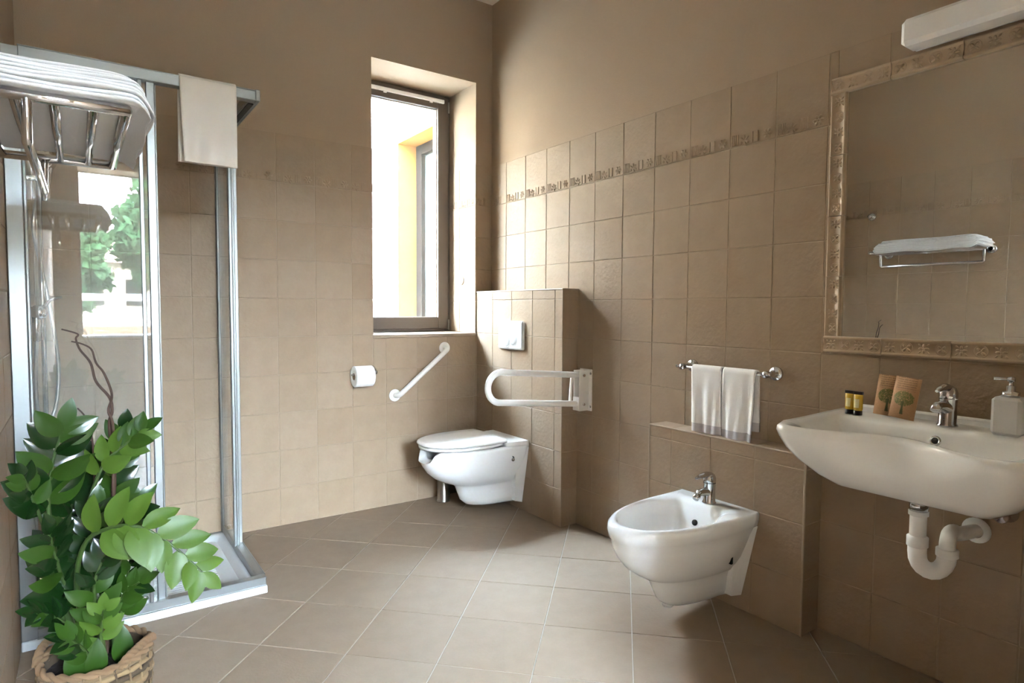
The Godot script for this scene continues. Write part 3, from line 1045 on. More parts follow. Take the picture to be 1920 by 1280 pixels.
func toilet() -> void:
	var zc := 0.378
	var xb := -0.1095
	var t := thing("toilet", "white wall-hung toilet with open-front rim and closed lid under the flush plate", "toilet", Vector3(xb, 0.05, zc))
	var st := mb()
	var R := []
	# foot upwards to the rim
	for s in [[0.052, -0.36, 0.085, 0.06], [0.048, -0.375, 0.092, 0.075], [0.058, -0.415, 0.098, 0.085], [0.085, -0.445, 0.102, 0.092], [0.13, -0.462, 0.106, 0.098], [0.165, -0.475, 0.112, 0.106], [0.182, -0.505, 0.122, 0.122], [0.20, -0.555, 0.132, 0.142],
			[0.225, -0.605, 0.142, 0.160], [0.26, -0.645, 0.155, 0.174], [0.30, -0.672, 0.168, 0.183], [0.34, -0.686, 0.178, 0.188], [0.375, -0.690, 0.185, 0.190]]:
		R.append(bowl_ring(s[0], xb, s[1], s[2], s[3], zc, 2.15, 0.32))
	R.append(bowl_ring(0.386, xb, -0.688, 0.188, 0.189, zc, 2.15, 0.32))
	R.append(bowl_ring(0.392, xb, -0.680, 0.186, 0.184, zc, 2.15, 0.32))
	R.append(bowl_ring(0.392, xb - 0.10, -0.648, 0.13, 0.150, zc, 2.15, 0.32))
	R.append(bowl_ring(0.378, xb - 0.11, -0.640, 0.12, 0.142, zc, 2.15, 0.32))
	R.append(bowl_ring(0.29, xb - 0.13, -0.60, 0.10, 0.120, zc, 2.15, 0.32))
	R.append(bowl_ring(0.20, xb - 0.16, -0.46, 0.06, 0.070, zc, 2.15, 0.32))
	# open front: the rim dips at the tip
	for s in [-1, 1]:
		for x in [-0.36, -0.58]:
			var bump := mb()
			add_box(bump, Vector3(x, 0.4145, zc + s * 0.15 * (1.0 if x > -0.5 else 0.75)), Vector3(0.03, 0.005, 0.016), 0.001)
			obj("bumper", bump, "seat_plastic", t)
	for i in range(9, R.size()):
		var ring: PackedVector3Array = R[i]
		for k in ring.size():
			var v := ring[k]
			var f := smoothstep(-0.595, -0.665, v.x) * (1.0 - smoothstep(0.055, 0.10, absf(v.z - zc)))
			if v.y > 0.322:
				v.y = lerpf(v.y, 0.322 + (v.y - 0.322) * 0.10, f)
			ring[k] = v
		R[i] = ring
	loft(st, R, true, true)
	obj("bowl", st, "ceramic", t)
	# raised deck behind the seat
	st = mb()
	var D := []
	for s in [[0.391, 0.0], [0.409, 0.0], [0.413, 0.004]]:
		D.append(bowl_ring(s[0], xb, -0.262 + s[1], 0.187 - s[1], 0.178 - s[1], zc, 5.0, 0.6))
	loft(st, D, false, true)
	obj("deck", st, "ceramic", t)
	# seat ring and lid
	st = mb()
	var Q := []
	for s in [[0.3985, 0.004, 0.0], [0.3970, 0.0, 0.0], [0.409, -0.002, 0.0], [0.4125, 0.004, 0.0]]:
		Q.append(bowl_ring(s[0], -0.27, -0.684 + s[1], 0.16 - s[1], 0.186 - s[1], zc, 2.2, 0.30))
	for s in [[0.4125, 0.05], [0.3985, 0.06]]:
		Q.append(bowl_ring(s[0], -0.30, -0.684 + s[1], 0.11, 0.186 - s[1], zc, 2.2, 0.30))
	Q.append(Q[0])
	loft(st, Q)
	obj("seat", st, "seat_plastic", t)
	st = mb()
	Q = []
	for s in [[0.4165, 0.012], [0.4175, 0.003], [0.423, -0.004], [0.431, -0.002], [0.436, 0.006], [0.438, 0.02], [0.440, 0.08]]:
		Q.append(bowl_ring(s[0], -0.258, -0.690 + s[1], 0.184 - s[1], 0.191 - s[1], zc, 2.3, 0.28))
	loft(st, Q, true, true)
	obj("lid", st, "seat_plastic", t)
	for s in [-1, 1]:
		st = mb()
		add_rod(st, Vector3(-0.253, 0.422, zc + s * 0.075 - 0.02), Vector3(-0.253, 0.422, zc + s * 0.075 + 0.02), 0.010)
		obj("hinge", st, "seat_plastic", t)
	# side skirt panel with the fixing hole
	st = mb()
	loft(st, [
		PackedVector3Array([Vector3(xb, 0.045, zc - 0.125), Vector3(-0.160, 0.06, zc - 0.125), Vector3(-0.185, 0.375, zc - 0.172), Vector3(xb, 0.375, zc - 0.187)]),
		PackedVector3Array([Vector3(xb, 0.045, zc + 0.125), Vector3(-0.160, 0.06, zc + 0.125), Vector3(-0.185, 0.375, zc + 0.172), Vector3(xb, 0.375, zc + 0.187)])], true, true)
	obj("skirt", flat(st), "ceramic", t)
	st = mb()
	add_lathe(st, Vector3(-0.222, 0.322, zc + 0.172), Vector3(0, -0.25, 1), [[0.0, 0.0], [0.019, 0.0], [0.019, 0.008], [0.0, 0.009]], 16)
	var hole := obj("fixing_hole", st, "dark_hole", t)
	st = mb()
	add_lathe(st, Vector3(-0.214, 0.320, zc + 0.176), Vector3(-0.3, -0.2, 1), [[0.0, 0.016], [0.008, 0.016], [0.010, 0.010], [0.010, 0.0]], 14)
	obj("fixing_bolt", st, "chrome", hole)

	# flush plate
	var f := thing("flush_plate", "white flush plate with two round buttons above the toilet", "flush plate", Vector3(-0.109, 1.0, 0.393))
	st = mb()
	var rings := []
	for s in [[0.0, 0.0], [0.010, 0.0], [0.015, 0.004], [0.016, 0.012]]:
		var p := PackedVector3Array()
		var hx: float = 0.123 - s[1]
		var hy: float = 0.083 - s[1]
		for q in [[1, 1, 0.0], [-1, 1, PI / 2], [-1, -1, PI], [1, -1, PI * 1.5]]:
			for k in 4:
				var a: float = q[2] + PI * 0.5 * k / 3.0
				p.append(Vector3(-0.109 - s[0], 1.0 + q[1] * (hy - 0.012) + sin(a) * 0.012, 0.393 + q[0] * (hx - 0.012) + cos(a) * 0.012))
		rings.append(p)
	loft(st, rings, false, true)
	obj("plate", st, "plate_white", f)
	for e in [[0.355, 0.047], [0.425, 0.036]]:
		st = mb()
		add_lathe(st, Vector3(-0.124, 0.975, e[0]), Vector3(-1, 0, 0), [[e[1] + 0.002, 0.0], [e[1] + 0.002, 0.0025], [e[1], 0.0025], [e[1] - 0.002, 0.0006], [e[1] - 0.004, 0.0022], [e[1] * 0.5, 0.0042], [0.0, 0.005]], 32)
		obj("button", st, "plate_white", f)

	# brush holder on the floor behind the toilet
	var b := thing("toilet_brush", "slim steel toilet brush holder on the floor behind the toilet", "toilet brush", Vector3(-0.40, 0, 0.10))
	st = mb()
	add_lathe(st, Vector3(-0.40, 0, 0.10), Vector3.UP, [[0.0, 0.0], [0.040, 0.0], [0.041, 0.003], [0.038, 0.008], [0.038, 0.29], [0.036, 0.295], [0.0, 0.296]], 24)
	obj("holder", st, "brushed_steel", b)
	st = mb()
	add_rod(st, Vector3(-0.40, 0.29, 0.10), Vector3(-0.40, 0.385, 0.10), 0.006)
	obj("handle", st, "brushed_steel", b)


func flat(st: SurfaceTool) -> ArrayMesh:
	var m := st.commit_to_arrays()
	var s2 := mb()
	for v in m[Mesh.ARRAY_VERTEX]:
		s2.add_vertex(v)
	return done(s2)


func mixer_tap(parent: Node3D, at: Vector3, ball_joint: bool) -> void:
	# single-lever mixer pointing to -x
	var st := mb()
	add_lathe(st, at, Vector3.UP, [[0.0, 0.0], [0.027, 0.0], [0.027, 0.004], [0.0235, 0.008], [0.0225, 0.050], [0.0235, 0.078], [0.024, 0.080]], 24)
	obj("tap_body", st, "chrome", parent)
	st = mb()
	add_lathe(st, at, Vector3.UP, [[0.0235, 0.0825], [0.0245, 0.086], [0.0245, 0.100], [0.019, 0.113], [0.0, 0.118]], 24)
	add_tube(st, smooth_path([at + Vector3(0.006, 0.104, 0), at + Vector3(-0.02, 0.114, 0), at + Vector3(-0.055, 0.113, 0), at + Vector3(-0.082, 0.108, 0)], 5), [0.016, 0.0155, 0.015, 0.014, 0.013, 0.0125, 0.012, 0.0115, 0.011, 0.010, 0.0095, 0.009, 0.008, 0.007, 0.006, 0.004], 12)
	obj("lever", st, "chrome", parent)
	st = mb()
	add_tube(st, smooth_path([at + Vector3(0, 0.042, 0), at + Vector3(-0.03, 0.048, 0), at + Vector3(-0.062, 0.049, 0)] if ball_joint else [at + Vector3(0, 0.05, 0), at + Vector3(-0.04, 0.062, 0), at + Vector3(-0.078, 0.064, 0)], 4), [0.020, 0.019, 0.018, 0.017, 0.016, 0.015, 0.014, 0.0135, 0.013], 14)
	obj("spout", st, "chrome", parent)
	st = mb()
	if ball_joint:
		add_lathe(st, at + Vector3(-0.062, 0.049, 0), Vector3(-0.75, -0.66, 0), [[0.0, -0.012], [0.011, -0.008], [0.0135, 0.0], [0.011, 0.007], [0.012, 0.010], [0.0135, 0.012], [0.0135, 0.030], [0.011, 0.032], [0.0, 0.031]], 18)
	else:
		add_lathe(st, at + Vector3(-0.078, 0.062, 0), Vector3(-0.5, -0.86, 0), [[0.0, -0.012], [0.012, -0.010], [0.014, 0.0], [0.014, 0.012], [0.011, 0.014], [0.0, 0.013]], 18)
	obj("nozzle", st, "chrome", parent)


func bidet() -> void:
	var zc := 1.828
	var xb := -0.1095
	var t := thing("bidet", "white wall-hung bidet with chrome mixer tap on the low tiled boxing", "bidet", Vector3(xb, 0.05, zc))
	var st := mb()
	var R := []
	for s in [[0.060, -0.36, 0.070, 0.05], [0.054, -0.385, 0.080, 0.062], [0.060, -0.415, 0.088, 0.072], [0.085, -0.445, 0.094, 0.084], [0.13, -0.468, 0.100, 0.094], [0.165, -0.485, 0.108, 0.104], [0.178, -0.515, 0.118, 0.118], [0.20, -0.552, 0.128, 0.134],
			[0.23, -0.595, 0.138, 0.152], [0.27, -0.630, 0.150, 0.167], [0.31, -0.650, 0.162, 0.176], [0.342, -0.657, 0.172, 0.180], [0.347, -0.664, 0.176, 0.184], [0.372, -0.670, 0.182, 0.188]]:
		R.append(bowl_ring(s[0], xb, s[1], s[2], s[3], zc, 2.05, 0.28))
	R.append(bowl_ring(0.388, xb, -0.667, 0.183, 0.187, zc, 2.05, 0.28))
	R.append(bowl_ring(0.397, xb, -0.658, 0.181, 0.181, zc, 2.05, 0.28))
	R.append(bowl_ring(0.400, xb - 0.001, -0.646, 0.176, 0.172, zc, 2.05, 0.28))
	R.append(bowl_ring(0.398, xb - 0.10, -0.632, 0.120, 0.160, zc, 2.05, 0.30))
	R.append(bowl_ring(0.388, xb - 0.115, -0.624, 0.105, 0.153, zc, 2.05, 0.30))
	R.append(bowl_ring(0.34, xb - 0.135, -0.612, 0.09, 0.143, zc, 2.05, 0.30))
	R.append(bowl_ring(0.28, xb - 0.155, -0.575, 0.08, 0.122, zc, 2.05, 0.30))
	R.append(bowl_ring(0.245, xb - 0.19, -0.50, 0.06, 0.085, zc, 2.05, 0.30))
	R.append(bowl_ring(0.235, xb - 0.24, -0.40, 0.03, 0.035, zc, 2.05, 0.30))
	loft(st, R, true, true)
	obj("bowl", st, "ceramic", t)
	st = mb()
	loft(st, [
		PackedVector3Array([Vector3(xb, 0.058, zc - 0.115), Vector3(-0.165, 0.066, zc - 0.11), Vector3(-0.205, 0.335, zc - 0.150), Vector3(xb, 0.345, zc - 0.178)]),
		PackedVector3Array([Vector3(xb, 0.058, zc + 0.115), Vector3(-0.165, 0.066, zc + 0.11), Vector3(-0.205, 0.335, zc + 0.150), Vector3(xb, 0.345, zc + 0.178)])], true, true)
	obj("skirt", flat(st), "ceramic", t)
	st = mb()
	span(st, Vector3(-0.236, 0.220, zc + 0.140), Vector3(-0.226, 0.262, zc + 0.1575), 0.001)
	obj("slot", st, "dark_hole", t)
	st = mb()
	add_lathe(st, Vector3(-0.395, 0.068, zc), Vector3(0, -1, 0), [[0.026, -0.012], [0.024, 0.006], [0.020, 0.018], [0.0, 0.020]], 18)
	obj("drain_boss", st, "ceramic", t)
	st = mb()
	add_lathe(st, Vector3(-0.2505, 0.335, zc), Vector3(-1, 0.2, 0), [[0.0, 0.0032], [0.0105, 0.003], [0.0115, 0.001], [0.0115, -0.004]], 18)
	obj("overflow_hole", st, "dark_hole", t)
	st = mb()
	add_lathe(st, Vector3(-0.37, 0.236, zc), Vector3.UP, [[0.0, 0.006], [0.024, 0.005], [0.030, 0.002], [0.031, 0.0]], 20)
	obj("plug", st, "chrome", t)
	var tap := Node3D.new()
	tap.name = "mixer_tap"
	tap.position = Vector3(-0.165, 0.397, zc) - t.position
	t.add_child(tap, true)
	mixer_tap(tap, Vector3(-0.165, 0.398, zc), true)


# plan of the washbasin rim, scaled towards its middle; the front edge is drawn in for a wheelchair user
func basin_ring(y: float, zc: float, xb: float, hw: float, xf: float, dip: float, n_front := 33) -> PackedVector3Array:
	var p := PackedVector3Array()
	for k in 9:                                   # left side, wall to front
		var t := k / 9.0
		p.append(Vector3(lerpf(xb, xf * 0.86 + xb * 0.14, t), y, zc - hw * lerpf(1.0, 0.93, smoothstep(0.0, 1.0, t))))
	for k in n_front:                             # front edge
		var s := -1.0 + 2.0 * k / (n_front - 1)
		var a := absf(s)
		var round_ := sqrt(maxf(0.0, 1.0 - pow(clampf((a - 0.80) / 0.20, 0.0, 1.0), 2.0)))
		var x := xf * (0.86 + 0.14 * round_) + xb * 0.14 * (1.0 - round_)
		x += dip * (0.5 + 0.5 * cos(PI * clampf(a / 0.72, 0.0, 1.0)))
		p.append(Vector3(x, y, zc + hw * 0.93 * s))
	for k in 9:
		var t := 1.0 - (k + 1) / 9.0
		p.append(Vector3(lerpf(xb, xf * 0.86 + xb * 0.14, t), y, zc + hw * lerpf(1.0, 0.93, smoothstep(0.0, 1.0, t))))
	for k in 12:                                  # along the wall
		p.append(Vector3(xb, y, zc + hw * (1.0 - 2.0 * (k + 1) / 13.0)))
	return p


const BZ := 2.60      # middle of the washbasin


func basin() -> void:
	var t := thing("washbasin", "wide white washbasin with drawn-in front edge, hung below the mirror", "washbasin", Vector3(-0.001, 0.6, BZ))
	var st := mb()
	var xb := -0.0015
	var R := []
	for s in [[0.622, -0.20, 0.10, -0.26, 0.0], [0.626, -0.10, 0.17, -0.31, 0.0], [0.640, -0.03, 0.22, -0.355, 0.0], [0.668, 0.0, 0.262, -0.395, 0.005], [0.706, 0.0, 0.300, -0.435, 0.02], [0.745, 0.0, 0.325, -0.470, 0.05], [0.780, 0.0, 0.338, -0.492, 0.075], [0.800, 0.0, 0.344, -0.500, 0.085]]:
		R.append(basin_ring(s[0], BZ, xb + s[1], s[2], s[3], s[4]))
	R.append(basin_ring(0.812, BZ, xb, 0.343, -0.498, 0.086))
	R.append(basin_ring(0.818, BZ, xb, 0.338, -0.490, 0.088))
	R.append(basin_ring(0.816, BZ, xb - 0.012, 0.325, -0.476, 0.092))
	# bowl: begins in front of the tap ledge
	R.append(basin_ring(0.812, BZ, xb - 0.150, 0.285, -0.462, 0.095))
	R.append(basin_ring(0.800, BZ, xb - 0.160, 0.272, -0.452, 0.094))
	R.append(basin_ring(0.760, BZ, xb - 0.170, 0.250, -0.430, 0.080))
	R.append(basin_ring(0.715, BZ, xb - 0.180, 0.205, -0.395, 0.05))
	R.append(basin_ring(0.690, BZ, xb - 0.200, 0.130, -0.345, 0.02))
	R.append(basin_ring(0.682, BZ, xb - 0.230, 0.04, -0.28, 0.0))
	loft(st, R, true, true)
	obj("bowl", st, "ceramic", t)
	st = mb()
	span(st, Vector3(-0.022, 0.800, BZ - 0.285), Vector3(xb, 0.838, BZ + 0.285), 0.007)
	obj("upstand", st, "ceramic", t)
	st = mb()
	add_lathe(st, Vector3(-0.166, 0.780, BZ), Vector3(-1, 0.25, 0), [[0.0, 0.002], [0.009, 0.002], [0.0095, 0.0045], [0.013, 0.0045], [0.015, 0.001], [0.015, -0.006]], 20)
	var ring := obj("overflow_ring", st, "chrome", t)
	st = mb()
	add_lathe(st, Vector3(-0.1675, 0.7805, BZ), Vector3(-1, 0.25, 0), [[0.0, 0.0022], [0.0090, 0.0022], [0.0090, 0.0]], 18)
	obj("overflow_hole", st, "dark_hole", ring)
	st = mb()
	add_lathe(st, Vector3(-0.27, 0.682, BZ), Vector3.UP, [[0.0, 0.010], [0.026, 0.009], [0.032, 0.004], [0.033, 0.0]], 22)
	obj("plug", st, "chrome", t)
	var tap := Node3D.new()
	tap.name = "mixer_tap"
	tap.position = Vector3(-0.09, 0.815, BZ) - t.position
	t.add_child(tap, true)
	mixer_tap(tap, Vector3(-0.09, 0.816, BZ), false)
	# trap under the basin
	var s := thing("siphon_trap", "white plastic trap and waste pipe under the washbasin", "siphon", Vector3(-0.24, 0.42, BZ))
	var a := Vector3(-0.245, 0.590, BZ - 0.005)
	st = mb()
	add_lathe(st, a + Vector3(0, 0.033, 0), Vector3(0, -1, 0), [[0.0, 0.0], [0.024, 0.0], [0.024, 0.034], [0.0, 0.034]], 20)
	obj("waste_collar", st, "chrome", s)
	st = mb()
	add_tube(st, [a, a + Vector3(0, -0.09, 0)], 0.021, 18)
	add_lathe(st, a, Vector3(0, -1, 0), [[0.021, 0.070], [0.027, 0.074], [0.027, 0.100], [0.022, 0.104]], 20)
	add_lathe(st, a, Vector3(0, -1, 0), [[0.021, -0.002], [0.025, 0.0], [0.025, 0.012], [0.021, 0.014]], 20)
	obj("tail_pipe", st, "white_plastic", s)
	st = mb()
	var go := Vector3(0.55, 0, 0.83)
	var bend := [a + Vector3(0, -0.08, 0), a + Vector3(0.0, -0.118, 0)]
	for k in range(1, 10):
		var an := PI * k / 10.0
		bend.append(a + go * (0.036 - 0.036 * cos(an)) + Vector3(0, -0.122 - 0.046 * sin(an), 0))
	bend += [a + go * 0.072 + Vector3(0, -0.112, 0), a + go * 0.072 + Vector3(0, -0.100, 0)]
	add_tube(st, bend, 0.0235, 18)
	obj("trap_bend", st, "white_plastic", s)
	st = mb()
	var c2 := a + go * 0.072
	add_tube(st, smooth_path([c2 + Vector3(0, -0.110, 0), c2 + Vector3(0, -0.085, 0), c2 + Vector3(0.012, -0.060, 0), c2 + Vector3(0.042, -0.058, 0), c2 + Vector3(0.075, -0.072, 0), Vector3(-0.002, c2.y - 0.088, c2.z)], 5), 0.020, 18)
	add_lathe(st, c2 + Vector3(0, -0.122, 0), Vector3.UP, [[0.024, 0.0], [0.0275, 0.002], [0.0275, 0.022], [0.020, 0.024]], 20)
	obj("outlet_pipe", st, "white_plastic", s)
	st = mb()
	add_lathe(st, Vector3(-0.001, c2.y - 0.088, c2.z), Vector3(-1, 0, 0), [[0.021, 0.010], [0.034, 0.008], [0.038, 0.0]], 24)
	obj("wall_rosette", st, "white_plastic", s)
	# corner valve beside it
	var v := thing("stop_valve", "small chrome stop valve on the wall under the washbasin", "valve", Vector3(-0.001, 0.60, BZ + 0.13))
	st = mb()
	add_lathe(st, Vector3(-0.001, 0.575, BZ + 0.13), Vector3(-1, 0, 0), [[0.0, 0.0], [0.026, 0.0], [0.026, 0.006], [0.012, 0.012], [0.012, 0.045], [0.0, 0.046]], 20)
	obj("rosette", st, "chrome", v)
	st = mb()
	add_lathe(st, Vector3(-0.045, 0.575, BZ + 0.13), Vector3(-1, 0, 0), [[0.0, 0.0], [0.018, 0.0], [0.02, 0.012], [0.016, 0.022], [0.0, 0.023]], 20)
	obj("knob", st, "chrome", v)

	# toiletries on the ledge
	for k in 2:
		var at := Vector3(-0.105 - 0.006 * k, 0.8155, 2.325 + 0.030 * k)
		var bt := thing("shampoo_bottle", ["small amber shampoo bottle nearer the hand towels", "small amber shampoo bottle nearer the kraft sachets"][k], "bottle", at, "guest shampoo bottles")
		st = mb()
		add_lathe(st, at, Vector3.UP, [[0.0, 0.0], [0.0125, 0.0], [0.013, 0.002], [0.013, 0.013], [0.012, 0.014], [0.0, 0.0145]], 18)
		obj("cap", st, "brown_cap", bt)
		st = mb()
		var rings := []
		for q in [[0.0145, 0.012, 0.012], [0.018, 0.0135, 0.0135], [0.060, 0.0145, 0.010], [0.066, 0.0150, 0.0045]]:
			var p := PackedVector3Array()
			for j in 18:
				p.append(at + Vector3(sin(TAU * j / 18) * q[2], q[0], cos(TAU * j / 18) * q[1]))
			rings.append(p)
		loft(st, rings, true, true)
		var body := obj("body", st, "amber_shampoo", bt)
		st = mb()
		span(st, at + Vector3(-0.0045, 0.066, -0.0152), at + Vector3(0.0045, 0.076, 0.0152), 0.0015)
		obj("crimp", st, "brown_cap", bt)
		st = mb()
		rings = []
		for q in [[0.024, 0.0139, 0.0134], [0.052, 0.0145, 0.0112]]:
			var p := PackedVector3Array()
			for j in 9:
				var an := -PI * 0.5 + (j - 4) * 0.14
				p.append(at + Vector3(sin(an) * q[2] * 1.02, q[0], cos(an) * q[1] * 1.02))
			rings.append(p)
		loft(st, rings, false, false, false)
		obj("label_sticker", st, "label_cream", body)
	for k in 2:
		var c := Vector3(-0.060 - 0.020 * k, 0.8175, 2.418 + 0.052 * k)
		var sa := thing("soap_sachet", ["kraft sachet with printed tree standing behind the other", "kraft sachet with printed tree overlapping the one behind it"][k], "sachet", c, "kraft guest sachets")
		st = sachet_shape(0.078, 0.13)
		var o := MeshInstance3D.new()
		o.name = "packet"
		o.mesh = st.commit()
		o.material_override = M["sachet_paper"]
		o.transform = Transform3D(Basis(Vector3.UP, -PI / 2 + [0.06, -0.12][k]) * Basis(Vector3.RIGHT, -0.17) * Basis(Vector3.BACK, [-0.05, -0.07][k]), Vector3.ZERO)
		sa.add_child(o, true)
	# soap dispenser
	var d := Vector3(-0.105, 0.8165, 2.752)
	var so := thing("soap_dispenser", "square frosted soap dispenser with chrome pump on the washbasin", "soap dispenser", d)
	st = mb()
	add_box(st, d + Vector3(0, 0.052, 0), Vector3(0.068, 0.104, 0.068), 0.008)
	obj("bottle", st, "frosted_glass", so)
	st = mb()
	add_lathe(st, d, Vector3.UP, [[0.0, 0.1045], [0.021, 0.1045], [0.021, 0.118], [0.011, 0.120], [0.011, 0.134], [0.005, 0.135], [0.005, 0.146], [0.010, 0.147], [0.010, 0.158], [0.0, 0.159]], 20)
	var pump := obj("pump", st, "chrome", so)
	st = mb()
	add_rod(st, d + Vector3(0, 0.153, 0), d + Vector3(-0.02, 0.153, -0.034), 0.004)
	obj("nozzle", st, "chrome", pump)


func sachet_shape(w: float, h: float) -> SurfaceTool:
	var st := mb()
	st.set_smooth_group(0)
	var pt := func(i: int, j: int, s: float) -> Array:
		var u := i / 8.0
		var v := j / 12.0
		var puff := 0.0085 * pow(sin(PI * u), 0.6) * pow(sin(PI * clampf(v, 0.02, 0.98)), 0.5) + 0.0006 + 0.0012 * sin(u * 17.0 + v * 9.0) * sin(PI * u) * sin(PI * v)
		return [Vector3((u - 0.5) * w, v * h, s * puff), Vector2(u, 1.0 - v)]
	for s in [-1.0, 1.0]:
		for i in 8:
			for j in 12:
				for q in [[0, 0], [1, 0], [1, 1], [0, 0], [1, 1], [0, 1]]:
					var e: Array = pt.call(i + q[0], j + q[1], s)
					st.set_uv(e[1])
					st.add_vertex(e[0])
	st.generate_normals()
	return st


# ------------------------------------------------------------------ mirror and lamp
func border_mesh(len_: float, wid: float) -> ArrayMesh:
	# carved border tile: length along local x, outer edge at +y, inner edge at y = 0, face +z
	var key := "b%d" % roundi(len_ * 2000)
	if cache.has(key):
		return cache[key]
	var st := mb()
	var L := len_ * 0.5 - 0.0008
	var prof := [Vector2(0, 0), Vector2(0, 0.013), Vector2(0.003, 0.0175), Vector2(0.008, 0.018), Vector2(0.0115, 0.014), Vector2(0.013, 0.011), Vector2(wid - 0.011, 0.010), Vector2(wid - 0.009, 0.013), Vector2(wid - 0.005, 0.0160), Vector2(wid - 0.001, 0.013), Vector2(wid, 0.010), Vector2(wid, 0)]
	var a := PackedVector3Array()
	var b := PackedVector3Array()
	for p in prof:
		a.append(Vector3(-L, p.x, p.y))
		b.append(Vector3(L, p.x, p.y))
	loft(st, [a, b], true, true)
	var n := maxi(1, roundi(len_ / 0.05))
	var cy := wid * 0.5
	for k in n:
		var c := Vector3(-L + (k + 0.5) * 2.0 * L / n, cy, 0.0102)
		var turn := PI / 4 if k % 2 == 0 else 0.0
		for j in 4:
			var an := turn + TAU * j / 4.0
			var d := Vector3(cos(an), sin(an), 0)
			add_bump(st, c + d * 0.0085, d * 0.0075, Vector3(-d.y, d.x, 0) * 0.0045, Vector3(0, 0, 0.0042), 7)
		add_bump(st, c, Vector3(0.0034, 0, 0), Vector3(0, 0.0034, 0), Vector3(0, 0, 0.0052), 7)
		var loop := []
		for j in 15:
			loop.append(c + Vector3(cos(TAU * j / 14.0), sin(TAU * j / 14.0), 0) * 0.0178)
		if k % 2 == 0:
			add_tube(st, loop, 0.0016, 5, false)
		else:
			for j in 4:
				var an := PI / 4 + TAU * j / 4.0
				var d := Vector3(cos(an), sin(an), 0)
				add_bump(st, c + d * 0.0165, d * 0.006, Vector3(-d.y, d.x, 0) * 0.003, Vector3(0, 0, 0.0035), 6)
	cache[key] = done(st)
	return cache[key]


func mirror() -> void:
	var z0 := 2.182
	var z1 := 3.022
	var y0 := 1.006
	var y1 := 1.952
	var wd := 0.057
	var t := thing("wall_mirror", "large rectangular mirror in a carved beige tile border over the washbasin", "mirror", Vector3(-0.001, y0, (z0 + z1) * 0.5))
	var st := mb()
	span(st, Vector3(-0.006, y0 + 0.03, z0 + 0.03), Vector3(-0.0005, y1 - 0.03, z1 - 0.03))
	obj("mirror_glass", st, "mirror_glass", t)
	# outward face of the border is -x; local z -> -x
	var put := func(len_: float, mid: Vector3, along: Vector3, outer: Vector3) -> void:
		var o := MeshInstance3D.new()
		o.name = "border_tile"
		o.mesh = border_mesh(len_, wd)
		o.material_override = M["border_glaze"]
		o.transform = Transform3D(Basis(along, outer, along.cross(outer)), mid - t.position)
		t.add_child(o, true)
	var cuts := [z0, 2.375, 2.575, 2.775, z1]
	for k in 4:
		var l: float = cuts[k + 1] - cuts[k]
		var zm: float = (cuts[k] + cuts[k + 1]) * 0.5
		put.call(l, Vector3(-0.001, y1 - wd, zm), Vector3(0, 0, 1), Vector3(0, 1, 0))
		put.call(l, Vector3(-0.001, y0 + wd, zm), Vector3(0, 0, -1), Vector3(0, -1, 0))
	var n := 4
	var h := (y1 - y0 - 2 * wd) / n
	for k in n:
		var ym := y0 + wd + h * (k + 0.5)
		put.call(h, Vector3(-0.001, ym, z0 + wd), Vector3(0, 1, 0), Vector3(0, 0, -1))
		put.call(h, Vector3(-0.001, ym, z1 - wd), Vector3(0, -1, 0), Vector3(0, 0, 1))
	# lamp above, switched off
	var l := thing("mirror_lamp", "long white box lamp, switched off, above the mirror", "lamp", Vector3(-0.001, 1.99, BZ))
	st = mb()
	span(st, Vector3(-0.016, 1.962, 2.44), Vector3(-0.001, 2.036, 2.76), 0.003)
	obj("back_plate", st, "white_plastic", l)
	st = mb()
	add_box(st, Vector3(-0.056, 1.998, BZ), Vector3(0.080, 0.082, 0.335), 0.012)
	obj("diffuser", st, "seat_plastic", l)


